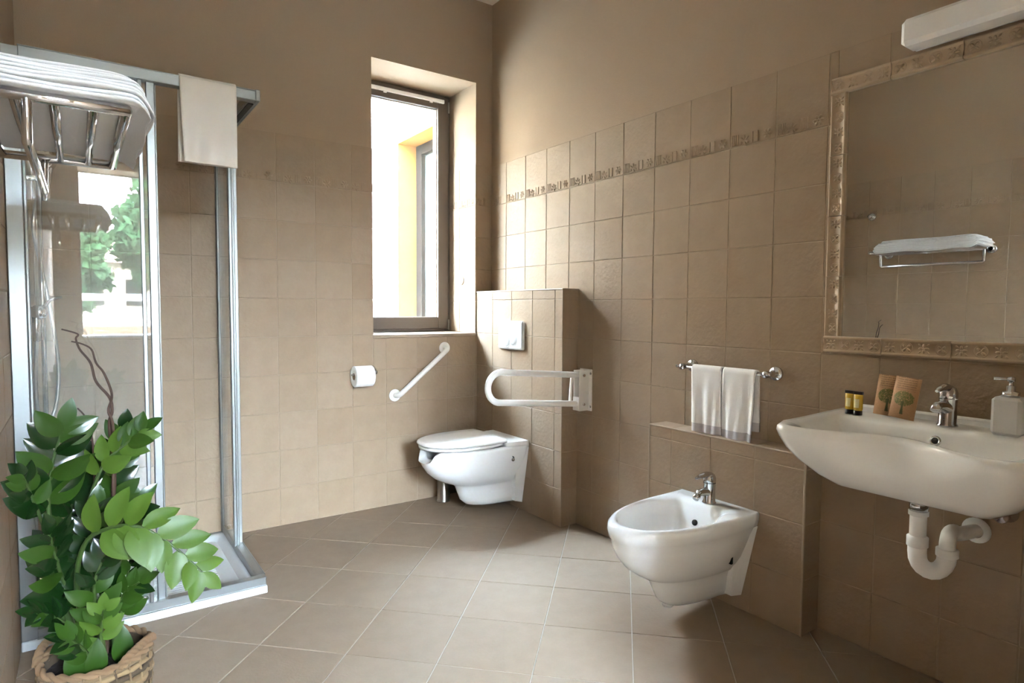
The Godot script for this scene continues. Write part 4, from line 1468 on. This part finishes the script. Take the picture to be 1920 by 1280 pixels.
# ------------------------------------------------------------------ rails and wall fittings
func grab_rails() -> void:
	var a := Vector3(-0.669, 0.645, 0.0)
	var b := Vector3(-0.340, 0.912, 0.0)
	var g := thing("grab_bar", "white diagonal grab bar on the wall below the window", "grab bar", a)
	var st := mb()
	var o := Vector3(0, 0, 0.055)
	var d := (b - a).normalized()
	add_tube(st, smooth_path([a + Vector3(0, 0, 0.004), a + Vector3(0, 0, 0.030), a + o * 0.9 + d * 0.010, a + o + d * 0.045, a.lerp(b, 0.5) + o, b + o - d * 0.045, b + o * 0.9 - d * 0.010, b + Vector3(0, 0, 0.030), b + Vector3(0, 0, 0.004)], 6), 0.0145, 16)
	obj("tube", st, "enamel", g)
	for p in [a, b]:
		st = mb()
		add_lathe(st, p, Vector3(0, 0, 1), [[0.0, 0.0], [0.036, 0.0], [0.036, 0.004], [0.033, 0.007], [0.018, 0.009], [0.0, 0.009]], 28)
		obj("flange", st, "enamel", g)
	# fold-down support rail on the right wall
	var f := thing("fold_down_rail", "white fold-down support rail beside the toilet, lowered", "support rail", Vector3(-0.001, 0.73, 0.925))
	st = mb()
	span(st, Vector3(-0.008, 0.625, 0.873), Vector3(-0.0008, 0.842, 0.968), 0.003)
	obj("wall_plate", st, "enamel", f)
	st = mb()
	span(st, Vector3(-0.075, 0.628, 0.902), Vector3(-0.008, 0.838, 0.907), 0.002)
	span(st, Vector3(-0.075, 0.628, 0.945), Vector3(-0.008, 0.838, 0.950), 0.002)
	span(st, Vector3(-0.078, 0.630, 0.902), Vector3(-0.070, 0.700, 0.950), 0.002)
	obj("hinge_bracket", st, "enamel", f)
	st = mb()
	var zr := 0.926
	var tip := []
	var top0 := Vector3(-0.045, 0.812, zr)
	var top1 := Vector3(-0.545, 0.853, zr)
	var low0 := Vector3(-0.045, 0.662, zr)
	var low1 := Vector3(-0.545, 0.708, zr)
	tip = [top0, top0.lerp(top1, 0.5), top1]
	var c := (top1 + low1) * 0.5
	var rad := (top1 - low1).length() * 0.5
	for k in range(1, 14):
		var an := PI * 0.5 + PI * k / 14.0
		tip.append(c + Vector3(cos(an) * rad, sin(an) * rad, 0))
	tip += [low1, low0.lerp(low1, 0.5), low0]
	add_tube(st, tip, 0.0155, 16)
	obj("tube", st, "enamel", f)
	st = mb()
	add_rod(st, Vector3(-0.105, 0.815, zr), Vector3(-0.118, 0.668, zr), 0.008)
	obj("strut", st, "enamel", f)
	for y in [0.662, 0.812]:
		st = mb()
		add_rod(st, Vector3(-0.045, y, 0.895), Vector3(-0.045, y, 0.957), 0.008)
		obj("pivot", st, "chrome", f)
	for y in [0.648, 0.82]:
		st = mb()
		add_lathe(st, Vector3(-0.008, y, 0.960), Vector3(-1, 0, 0), [[0.0, 0.003], [0.006, 0.0025], [0.007, 0.0]], 14)
		obj("screw", st, "chrome", f)


func wall_fittings() -> void:
	# toilet roll on its holder
	var rx := -0.888
	var ry := 0.775
	var h := thing("paper_holder", "chrome toilet roll holder on the back wall left of the grab bar", "holder", Vector3(-0.80, 0.80, 0.0))
	var st := mb()
	add_lathe(st, Vector3(-0.812, 0.803, 0.0), Vector3(0, 0, 1), [[0.0, 0.0], [0.024, 0.0], [0.024, 0.006], [0.010, 0.010], [0.010, 0.030], [0.013, 0.034], [0.013, 0.046], [0.0, 0.048]], 22)
	obj("rosette", st, "chrome", h)
	st = mb()
	add_tube(st, smooth_path([Vector3(-0.812, 0.803, 0.036), Vector3(-0.808, 0.800, 0.062), Vector3(-0.812, ry + 0.012, 0.072), Vector3(-0.835, ry + 0.010, 0.072), Vector3(-0.955, ry + 0.010, 0.072)], 5), 0.0055, 10)
	obj("arm", st, "chrome", h)
	var r := thing("toilet_roll", "white toilet paper roll on the chrome holder", "toilet roll", Vector3(rx, ry, 0.066))
	st = mb()
	add_lathe(st, Vector3(rx - 0.052, ry, 0.066), Vector3(1, 0, 0), [[0.019, 0.0], [0.056, 0.0], [0.058, 0.002], [0.058, 0.102], [0.056, 0.104], [0.019, 0.104], [0.019, 0.0]], 32)
	obj("paper", st, "paper", r)
	st = mb()
	add_lathe(st, Vector3(rx - 0.053, ry, 0.066), Vector3(1, 0, 0), [[0.017, 0.0], [0.019, 0.0], [0.019, 0.106], [0.017, 0.106], [0.017, 0.0]], 24)
	obj("core", st, "card", r)
	# round cover plate in the window recess
	st = mb()
	add_lathe(st, Vector3(WIN.end.x - 0.0035, 1.335, -0.17), Vector3(-1, 0, 0), [[0.0, 0.008], [0.022, 0.007], [0.030, 0.004], [0.031, 0.0]], 28)
	tag(obj("cover_plate", st, "tile_trim"), "small round cover plate in the tiled window recess", "cover plate")
	# towel bar on the right wall
	var b := thing("towel_bar", "chrome towel bar on the right wall above the low boxing", "towel bar", Vector3(-0.001, 0.915, 1.80))
	st = mb()
	add_rod(st, Vector3(-0.072, 0.912, 1.575), Vector3(-0.072, 0.912, 2.02), 0.007)
	obj("bar", st, "chrome", b)
	for z in [1.607, 1.998]:
		st = mb()
		add_lathe(st, Vector3(-0.0005, 0.912, z), Vector3(-1, 0, 0), [[0.0, 0.0], [0.027, 0.0], [0.027, 0.008], [0.024, 0.011], [0.011, 0.013], [0.010, 0.055], [0.013, 0.060], [0.013, 0.082], [0.0, 0.085]], 24)
		obj("rosette", st, "chrome", b)
	# towel rack on the left wall near the camera
	var k := thing("towel_rack", "chrome towel shelf rack with hanging rail on the left wall", "towel rack", Vector3(LEFT, 1.53, 1.63))
	var y := 1.53
	for z in [1.918, 1.34]:
		st = mb()
		add_rod(st, Vector3(LEFT + 0.001, y, z), Vector3(-2.081, y, z), 0.0105)
		obj("cross_bar", st, "chrome", k)
		st = mb()
		add_lathe(st, Vector3(LEFT + 0.0005, y, z), Vector3(1, 0, 0), [[0.0, 0.0], [0.028, 0.0], [0.028, 0.008], [0.024, 0.012], [0.012, 0.014], [0.012, 0.03]], 24)
		obj("rosette", st, "chrome", k)
	for x in [-2.090, -2.143, -2.203, -2.262, -2.320]:
		st = mb()
		add_rod(st, Vector3(x, y, 1.335), Vector3(x, y, 1.922), 0.0085 if x < -2.1 else 0.0105)
		obj("slat", st, "chrome", k)
	st = mb()
	var pl := []
	for p in [Vector3(-2.243, y - 0.005, 1.918), Vector3(-2.243, 1.452, 1.918), Vector3(-2.243, 1.447, 1.912), Vector3(-2.238, 1.447, 1.348), Vector3(-2.238, 1.452, 1.342), Vector3(-2.236, y - 0.005, 1.342)]:
		pl.append(p)
	add_tube(st, pl, 0.0085, 12)
	obj("hanging_rail", st, "chrome", k)
	# robe hook on the left wall, seen in the mirror
	var hk := thing("robe_hook", "small round chrome robe hook seen in the mirror", "hook", Vector3(LEFT, 1.80, 1.22))
	st = mb()
	add_lathe(st, Vector3(LEFT + 0.0005, 1.80, 1.22), Vector3(1, 0, 0), [[0.0, 0.0], [0.025, 0.0], [0.025, 0.008], [0.020, 0.011], [0.009, 0.013], [0.009, 0.032]], 24)
	obj("rosette", st, "chrome", hk)
	st = mb()
	add_lathe(st, Vector3(LEFT + 0.03, 1.80, 1.22), Vector3(1, 0.15, 0), [[0.0, 0.0], [0.010, 0.0], [0.013, 0.006], [0.012, 0.014], [0.0, 0.018]], 20)
	obj("knob", st, "chrome", hk)


# ------------------------------------------------------------------ towels
# cloth hung over a bar: `along` is the bar direction, `out` points away from the wall
func drape(st: SurfaceTool, mid: Vector3, along: Vector3, out: Vector3, width: float, front: float, back: float, r: float, th: float, v0: float, v1: float, sd: float, skew := 0.0) -> void:
	st.set_smooth_group(0)
	var arc := PI * r
	var total := front + arc + back
	var nu := 22
	var nv := 48
	var rows_o := []
	var rows_i := []
	for j in nv + 1:
		var s := lerpf(v0, v1, float(j) / nv) * total
		var ro := PackedVector3Array()
		var ri := PackedVector3Array()
		for i in nu + 1:
			var u := (float(i) / nu - 0.5)
			var p := Vector3.ZERO
			var nrm := out
			if s < front:
				var hang := front - s
				var wob := hang / front
				p = out * (r + (0.006 * sin(u * 9.0 + sd) + 0.004 * sin(u * 17.0 + sd * 2.0 + hang * 6.0)) * wob) - Vector3.UP * hang
				p += along * (u * width * (1.0 - 0.05 * wob) + skew * hang)
			elif s < front + arc:
				var a := (s - front) / r
				nrm = out * cos(a) + Vector3.UP * sin(a)
				p = nrm * r + along * u * width
			else:
				var hang := s - front - arc
				var wob := hang / back
				nrm = -out
				p = -out * (r + 0.004 * sin(u * 8.0 + sd + 1.0) * wob) - Vector3.UP * hang + along * (u * width * (1.0 - 0.03 * wob) - skew * hang)
			ro.append(mid + p + nrm * th)
			ri.append(mid + p)
		rows_o.append(ro)
		rows_i.append(ri)
	var rings := []
	for j in nv + 1:
		var ring := PackedVector3Array(rows_o[j])
		for i in range(nu, -1, -1):
			ring.append(rows_i[j][i])
		rings.append(ring)
	loft(st, rings, true, true)


func towels() -> void:
	# two hand towels on the bar
	for k in 2:
		var z: float = [1.7385, 1.892][k]
		var front: float = [0.262, 0.268][k]
		var back: float = [0.20, 0.225][k]
		var t := thing("hand_towel", ["white hand towel with grey hem on the bar, nearer the fold-down rail", "white hand towel with grey hem on the bar, nearer the washbasin"][k], "towel", Vector3(-0.09, 0.66, z), "hand towels on the bar")
		var mid := Vector3(-0.072, 0.9125, z)
		var fr := 0.035 / (front + back + PI * 0.0085)
		var st := mb()
		drape(st, mid, Vector3(0, 0, 1), Vector3(-1, 0, 0), 0.143, front, back, 0.0085, 0.007, fr, 1.0 - fr, k * 2.3, 0.02 - 0.05 * k)
		obj("cloth", st, "terry", t)
		st = mb()
		drape(st, mid, Vector3(0, 0, 1), Vector3(-1, 0, 0), 0.1415, front, back, 0.0092, 0.0055, 0.0, fr, k * 2.3, 0.02 - 0.05 * k)
		obj("hem", st, "terry_band", t)
		st = mb()
		drape(st, mid, Vector3(0, 0, 1), Vector3(-1, 0, 0), 0.1415, front, back, 0.0092, 0.0055, 1.0 - fr, 1.0, k * 2.3, 0.02 - 0.05 * k)
		obj("hem", st, "terry_band", t)
	# bath mat towel over the shower rail
	var st := mb()
	drape(st, Vector3(-1.757, 1.976, 0.748), Vector3(1, 0, 0), Vector3(0, 0, 1), 0.193, 0.292, 0.285, 0.0225, 0.006, 0.0, 1.0, 0.7, 0.02)
	tag(obj("bath_mat", st, "cotton"), "off-white folded bath mat hung over the shower's top rail", "bath mat")
	# folded towels stacked on the rack
	var names := ["lowest folded white towel on the chrome rack", "second folded white towel from the bottom on the chrome rack", "third folded white towel from the bottom on the chrome rack", "topmost folded white towel on the chrome rack"]
	var y := 1.5415
	for k in 4:
		var th: float = [0.016, 0.0145, 0.0135, 0.0125][k]
		var t := thing("folded_towel", names[k], "towel", Vector3(-2.2, y, 1.63), "folded towels on the rack")
		var x0: float = [-2.335, -2.338, -2.33, -2.325][k]
		var x1: float = [-2.046, -2.040, -2.052, -2.066][k]
		var z0: float = [1.36, 1.372, 1.38, 1.40][k]
		var z1: float = [1.945, 1.950, 1.940, 1.925][k]
		for f in 2:
			st = mb()
			folded(st, x0 + 0.004 * f, x1 - 0.004 * f, z0 + 0.006 * f, z1 - 0.003 * f, y + f * th * 0.5, y + (f + 1) * th * 0.5 - 0.0005, k * 3.1 + f, [0.036, 0.0355, 0.035, 0.0345][k])
			obj("fold", st, "terry_bath", t)
		y += th + 0.0005


# soft rounded slab that sags over the open side of the rack
func folded(st: SurfaceTool, x0: float, x1: float, z0: float, z1: float, y0: float, y1: float, sd: float, sag: float) -> void:
	var rings := []
	var r := (y1 - y0) * 0.5
	var h := 7
	for pass_ in 2 * h + 9:
		var inset := 0.0
		var yy := 0.0
		if pass_ < 4:                       # underside, from the middle out
			inset = [0.12, 0.08, 0.05, 0.025][pass_]
			yy = y0
		elif pass_ < 4 + 2 * h + 1:         # rounded edge
			var a := -PI * 0.5 + PI * (pass_ - 4) / (2.0 * h)
			inset = r * 1.6 * (1.0 - cos(a))
			yy = (y0 + y1) * 0.5 + r * sin(a)
		else:
			inset = [0.025, 0.05, 0.08, 0.12][pass_ - 5 - 2 * h]
			yy = y1
		var c := maxf(0.045 - inset, 0.006)
		var p := PackedVector3Array()
		var ax := x0 + inset
		var bx := x1 - inset
		var az := z0 + inset
		var bz := z1 - inset
		for q in [[bx - c, bz - c, 0.0, ax + c, bz], [ax + c, bz - c, PI / 2, ax, az + c], [ax + c, az + c, PI, bx - c, az], [bx - c, az + c, PI * 1.5, bx, bz - c]]:
			for k in 7:
				var a: float = q[2] + PI * 0.5 * k / 6.0
				p.append(Vector3(q[0] + cos(a) * c, yy, q[1] + sin(a) * c))
			var last := p[-1]
			for k in range(1, 12):
				p.append(Vector3(lerpf(last.x, q[3], k / 12.0), yy, lerpf(last.z, q[4], k / 12.0)))
		for k in p.size():
			var v := p[k]
			v.x += 0.0025 * sin(v.z * 23.0 + sd)
			v.z += 0.003 * sin(v.x * 30.0 + sd)
			v.y += 0.0018 * sin(v.z * 17.0 + v.x * 21.0) - sag * pow(smoothstep(-2.084, -2.030, v.x), 1.5)
			p[k] = v
		rings.append(p)
	loft(st, rings, true, true)


# ------------------------------------------------------------------ potted plant
const POT := Vector3(-2.158, 0, 1.43)


func leaf_mesh() -> ArrayMesh:
	# blade along +x (length 1), width along z, upper face +y
	if cache.has("leaf"):
		return cache["leaf"]
	var st := mb()
	st.set_smooth_group(0)
	var rows := []
	var n := 8
	for i in n + 1:
		var t := float(i) / n
		var w := 0.275 * pow(sin(PI * pow(t, 0.82)), 0.8) if i > 0 and i < n else 0.004
		var y := -0.10 * t * t + 0.02 * sin(t * 3.0)
		rows.append([Vector3(t, y + w * 0.20, -w), Vector3(t, y + w * 0.16, -w * 0.5), Vector3(t, y, 0), Vector3(t, y + w * 0.16, w * 0.5), Vector3(t, y + w * 0.20, w)])
	for i in n:
		for k in 4:
			quad(st, rows[i][k], rows[i][k + 1], rows[i + 1][k + 1], rows[i + 1][k])
	cache["leaf"] = done(st)
	return cache["leaf"]


func frond(parent: Node3D, pts: Array, facing: Vector3, first: float, count: int, size: float, mats: Array, r0: float, spread := 0.95) -> void:
	var path := smooth_path(pts, 6)
	var n := path.size()
	var rad := []
	for i in n:
		rad.append(lerpf(r0, 0.0022, pow(float(i) / (n - 1), 0.7)))
	var st := mb()
	add_tube(st, path, rad, 8)
	var stem := obj("stem", st, "stem_green", parent)
	for k in count:
		var f := lerpf(first, 1.0, float(k) / maxf(count - 1, 1))
		var q := f * (n - 1)
		var i := mini(int(q), n - 2)
		var at: Vector3 = path[i].lerp(path[i + 1], q - i)
		var T: Vector3 = (path[i + 1] - path[i]).normalized()
		var N := (facing - T * facing.dot(T)).normalized()
		var S := N.cross(T).normalized()
		var side := 1.0 if k % 2 == 0 else -1.0
		var open := spread * (1.0 if k < count - 1 else 0.05) * lerpf(1.0, 0.75, f)
		var dir := (T * cos(open) + S * side * sin(open) + N * rng.randf_range(-0.12, 0.28)).normalized()
		var up := (N + dir.cross(N) * rng.randf_range(-0.35, 0.35)).normalized()
		var zc := dir.cross(up).normalized()
		up = zc.cross(dir)
		var s := size * lerpf(1.0, 0.68, maxf(0.0, (f - first) / (1.0 - first) - 0.2)) * rng.randf_range(0.88, 1.1)
		var l := MeshInstance3D.new()
		l.name = "leaf"
		l.mesh = leaf_mesh()
		l.material_override = M[mats[rng.randi() % mats.size()]]
		l.transform = Transform3D(Basis(dir * s, up * s, zc * s * rng.randf_range(0.92, 1.12)), at + stem.position * 0.0)
		stem.add_child(l, true)


func plant() -> void:
	var t := thing("potted_plant", "glossy green houseplant with twisted twigs in a woven straw basket", "plant", POT)
	# woven basket
	var b := Node3D.new()
	b.name = "basket"
	t.add_child(b, true)
	var st := mb()
	add_lathe(st, POT, Vector3.UP, [[0.0, 0.003], [0.098, 0.003], [0.104, 0.02], [0.112, 0.10], [0.117, 0.20], [0.117, 0.243], [0.110, 0.243], [0.108, 0.20], [0.0, 0.198]], 36)
	obj("liner", st, "straw_2", b)
	for k in 17:
		var y := 0.010 + k * 0.0142
		var r := 0.104 + 0.016 * smoothstep(0.0, 0.2, y)
		var ring := []
		for j in 49:
			var a := TAU * j / 48.0
			var rr := r + 0.0035 * sin(a * 12.0 + (PI if k % 2 else 0.0))
			ring.append(POT + Vector3(cos(a) * rr, y + 0.003 * sin(a * 3.0 + k * 0.7), sin(a) * rr))
		st = mb()
		add_tube(st, ring, 0.0078, 7, false)
		obj("strand", st, "straw_%d" % (k % 3), b)
	for k in 24:
		var a := TAU * k / 24.0
		var p := []
		for j in 9:
			var y := 0.005 + j * 0.030
			var rr := 0.106 + 0.016 * smoothstep(0.0, 0.2, y) + 0.004 * sin(j * PI + k * PI) + 0.003
			p.append(POT + Vector3(cos(a + j * 0.03) * rr, y, sin(a + j * 0.03) * rr))
		st = mb()
		add_tube(st, smooth_path(p, 3), 0.0032, 6)
		obj("stake", st, "straw_%d" % ((k + 1) % 3), b)
	# rope rim and two rope handles
	for s in [0.0, PI]:
		for h in [[0.0, 0.249, false], [1.0, 0.0, true]]:
			var loop := []
			for j in 41:
				var u := j / 40.0
				if h[2]:
					var a: float = PI * 0.20 + s + (u - 0.5) * 1.15
					loop.append(POT + Vector3(cos(a) * 0.126, 0.246 + 0.030 * pow(sin(PI * u), 0.6), sin(a) * 0.126))
				else:
					var a: float = s + u * PI
					loop.append(POT + Vector3(cos(a) * 0.120, 0.248, sin(a) * 0.120))
			st = mb()
			for q in 2:
				var tw := []
				for j in 41:
					var d := Vector3(loop[j].x - POT.x, 0, loop[j].z - POT.z).normalized()
					var an := j * 0.85 + q * PI
					tw.append(loop[j] + d * cos(an) * 0.005 + Vector3.UP * sin(an) * 0.005)
				add_tube(st, tw, 0.0062, 7)
			obj("rope_handle" if h[2] else "rope_rim", st, "rope", b)
	st = mb()
	var rings := []
	for k in 7:
		var r := 0.112 * (1.0 - k / 6.5)
		var p := PackedVector3Array()
		for j in 30:
			var a := TAU * j / 30.0
			p.append(POT + Vector3(cos(a) * r, 0.215 + 0.010 * sin(a * 5.0 + k) * cos(k * 2.0 + a * 3.0) + 0.002 * k, sin(a) * r))
		rings.append(p)
	loft(st, rings, false, true)
	obj("soil", st, "soil", t)
	# fronds: stems with leaves
	var cam := Vector3(0.05, 0.35, 1.0)
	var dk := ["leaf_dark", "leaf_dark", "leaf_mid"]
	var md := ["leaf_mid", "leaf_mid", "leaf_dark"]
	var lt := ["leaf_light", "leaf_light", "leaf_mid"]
	frond(t, [Vector3(-2.190, 0.21, 1.42), Vector3(-2.225, 0.409, 1.42), Vector3(-2.245, 0.582, 1.43), Vector3(-2.248, 0.681, 1.44), Vector3(-2.235, 0.774, 1.45), Vector3(-2.213, 0.850, 1.46)], Vector3(0.25, 0.55, 0.9), 0.52, 15, 0.105, dk, 0.011, 1.15)
	frond(t, [Vector3(-2.147, 0.21, 1.40), Vector3(-2.126, 0.365, 1.38), Vector3(-2.125, 0.537, 1.37), Vector3(-2.105, 0.679, 1.37), Vector3(-2.080, 0.815, 1.37)], Vector3(-0.1, 0.4, 1.0), 0.55, 13, 0.088, md, 0.011)
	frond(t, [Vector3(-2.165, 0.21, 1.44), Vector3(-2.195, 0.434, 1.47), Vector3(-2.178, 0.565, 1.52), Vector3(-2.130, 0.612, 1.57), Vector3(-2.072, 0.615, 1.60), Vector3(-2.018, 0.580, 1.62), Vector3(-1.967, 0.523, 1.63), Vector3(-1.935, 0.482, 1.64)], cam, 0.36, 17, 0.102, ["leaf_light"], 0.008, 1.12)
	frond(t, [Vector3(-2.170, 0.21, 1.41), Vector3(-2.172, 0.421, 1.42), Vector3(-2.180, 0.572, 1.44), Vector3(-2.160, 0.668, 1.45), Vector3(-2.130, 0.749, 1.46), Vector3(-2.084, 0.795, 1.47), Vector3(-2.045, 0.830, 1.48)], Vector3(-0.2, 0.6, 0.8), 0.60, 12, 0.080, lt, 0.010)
	frond(t, [Vector3(-2.171, 0.21, 1.46), Vector3(-2.203, 0.336, 1.48), Vector3(-2.244, 0.395, 1.50), Vector3(-2.275, 0.420, 1.52)], Vector3(0.2, 0.8, 0.6), 0.50, 8, 0.062, dk, 0.007)
	frond(t, [Vector3(-2.119, 0.21, 1.44), Vector3(-2.117, 0.351, 1.46), Vector3(-2.093, 0.409, 1.48), Vector3(-2.062, 0.436, 1.50)], Vector3(0.1, 0.6, 0.8), 0.35, 10, 0.066, md, 0.008)
	frond(t, [Vector3(-2.150, 0.21, 1.48), Vector3(-2.148, 0.323, 1.50), Vector3(-2.142, 0.400, 1.52)], Vector3(0.0, 0.3, 1.0), 0.35, 9, 0.062, lt, 0.007)
	frond(t, [Vector3(-2.182, 0.21, 1.38), Vector3(-2.190, 0.389, 1.36), Vector3(-2.158, 0.477, 1.35), Vector3(-2.107, 0.537, 1.34), Vector3(-2.052, 0.600, 1.34)], Vector3(0.1, 0.4, 0.9), 0.42, 12, 0.088, md, 0.010)
	frond(t, [Vector3(-2.205, 0.21, 1.38), Vector3(-2.228, 0.346, 1.37), Vector3(-2.232, 0.477, 1.37), Vector3(-2.205, 0.615, 1.38), Vector3(-2.180, 0.696, 1.38)], Vector3(0.0, 0.5, 0.9), 0.45, 13, 0.092, dk, 0.011)
	frond(t, [Vector3(-2.205, 0.21, 1.43), Vector3(-2.240, 0.449, 1.44), Vector3(-2.256, 0.592, 1.45), Vector3(-2.280, 0.695, 1.47), Vector3(-2.292, 0.745, 1.49)], Vector3(0.3, 0.5, 0.8), 0.62, 8, 0.062, md, 0.008)
	frond(t, [Vector3(-2.140, 0.21, 1.46), Vector3(-2.150, 0.34, 1.48), Vector3(-2.160, 0.45, 1.50), Vector3(-2.135, 0.53, 1.51)], Vector3(0.1, 0.5, 0.9), 0.40, 10, 0.078, md, 0.009)
	frond(t, [Vector3(-2.150, 0.21, 1.41), Vector3(-2.160, 0.38, 1.44), Vector3(-2.165, 0.52, 1.46), Vector3(-2.150, 0.64, 1.47)], Vector3(0.1, 0.5, 0.9), 0.35, 13, 0.092, dk, 0.010)
	frond(t, [Vector3(-2.175, 0.21, 1.40), Vector3(-2.200, 0.36, 1.43), Vector3(-2.230, 0.50, 1.47), Vector3(-2.245, 0.60, 1.50)], Vector3(0.3, 0.5, 0.8), 0.40, 13, 0.100, dk, 0.010, 1.2)
	frond(t, [Vector3(-2.125, 0.21, 1.42), Vector3(-2.105, 0.33, 1.44), Vector3(-2.085, 0.44, 1.45), Vector3(-2.070, 0.54, 1.45)], Vector3(-0.1, 0.4, 0.9), 0.30, 12, 0.084, md, 0.009)
	frond(t, [Vector3(-2.135, 0.21, 1.38), Vector3(-2.130, 0.40, 1.35), Vector3(-2.150, 0.60, 1.34), Vector3(-2.160, 0.74, 1.34)], Vector3(0.1, 0.5, 0.9), 0.45, 13, 0.090, dk, 0.010)
	frond(t, [Vector3(-2.160, 0.21, 1.49), Vector3(-2.175, 0.28, 1.51), Vector3(-2.200, 0.33, 1.53), Vector3(-2.225, 0.35, 1.54)], Vector3(0.1, 0.7, 0.7), 0.35, 9, 0.060, md, 0.006)
	# broad blades near the soil
	for e in [[Vector3(-2.200, 0.215, 1.50), Vector3(-0.08, 1.0, 0.05)], [Vector3(-2.165, 0.215, 1.51), Vector3(0.10, 1.0, 0.10)], [Vector3(-2.105, 0.215, 1.47), Vector3(0.05, 1.0, 0.05)], [Vector3(-2.180, 0.215, 1.47), Vector3(0.02, 1.0, 0.0)]]:
		var d: Vector3 = e[1].normalized()
		var z := d.cross(Vector3(0.1, 0, 1)).normalized()
		var l := MeshInstance3D.new()
		l.name = "leaf"
		l.mesh = leaf_mesh()
		l.material_override = M["leaf_mid"]
		l.transform = Transform3D(Basis(d * 0.105, z.cross(d) * 0.105, z * 0.09), e[0] - POT)
		t.add_child(l, true)
	# twisted willow twigs
	var tw := [
		[Vector3(-2.142, 0.21, 1.42), Vector3(-2.122, 0.547, 1.40), Vector3(-2.106, 0.684, 1.38), Vector3(-2.114, 0.828, 1.37), Vector3(-2.107, 0.871, 1.37), Vector3(-2.112, 0.908, 1.37), Vector3(-2.141, 0.953, 1.37), Vector3(-2.152, 1.003, 1.37), Vector3(-2.174, 1.039, 1.37), Vector3(-2.182, 1.067, 1.37), Vector3(-2.178, 1.080, 1.37), Vector3(-2.212, 1.093, 1.37)],
		[Vector3(-2.135, 0.21, 1.41), Vector3(-2.118, 0.546, 1.40), Vector3(-2.110, 0.689, 1.40), Vector3(-2.107, 0.832, 1.40), Vector3(-2.116, 0.875, 1.39), Vector3(-2.107, 0.917, 1.39), Vector3(-2.123, 0.975, 1.39), Vector3(-2.140, 1.004, 1.39), Vector3(-2.149, 1.039, 1.39), Vector3(-2.168, 1.054, 1.39), Vector3(-2.192, 1.062, 1.39)],
		[Vector3(-2.159, 0.21, 1.40), Vector3(-2.154, 0.559, 1.42), Vector3(-2.152, 0.770, 1.42), Vector3(-2.162, 0.855, 1.42), Vector3(-2.183, 0.892, 1.42)]]
	for k in 3:
		var path := smooth_path(tw[k], 6)
		var rad := []
		for i in path.size():
			rad.append(lerpf([0.0052, 0.0044, 0.003][k], 0.0018, float(i) / path.size()))
		st = mb()
		add_tube(st, path, rad, 7)
		obj("twig", st, "twig_bark", t)
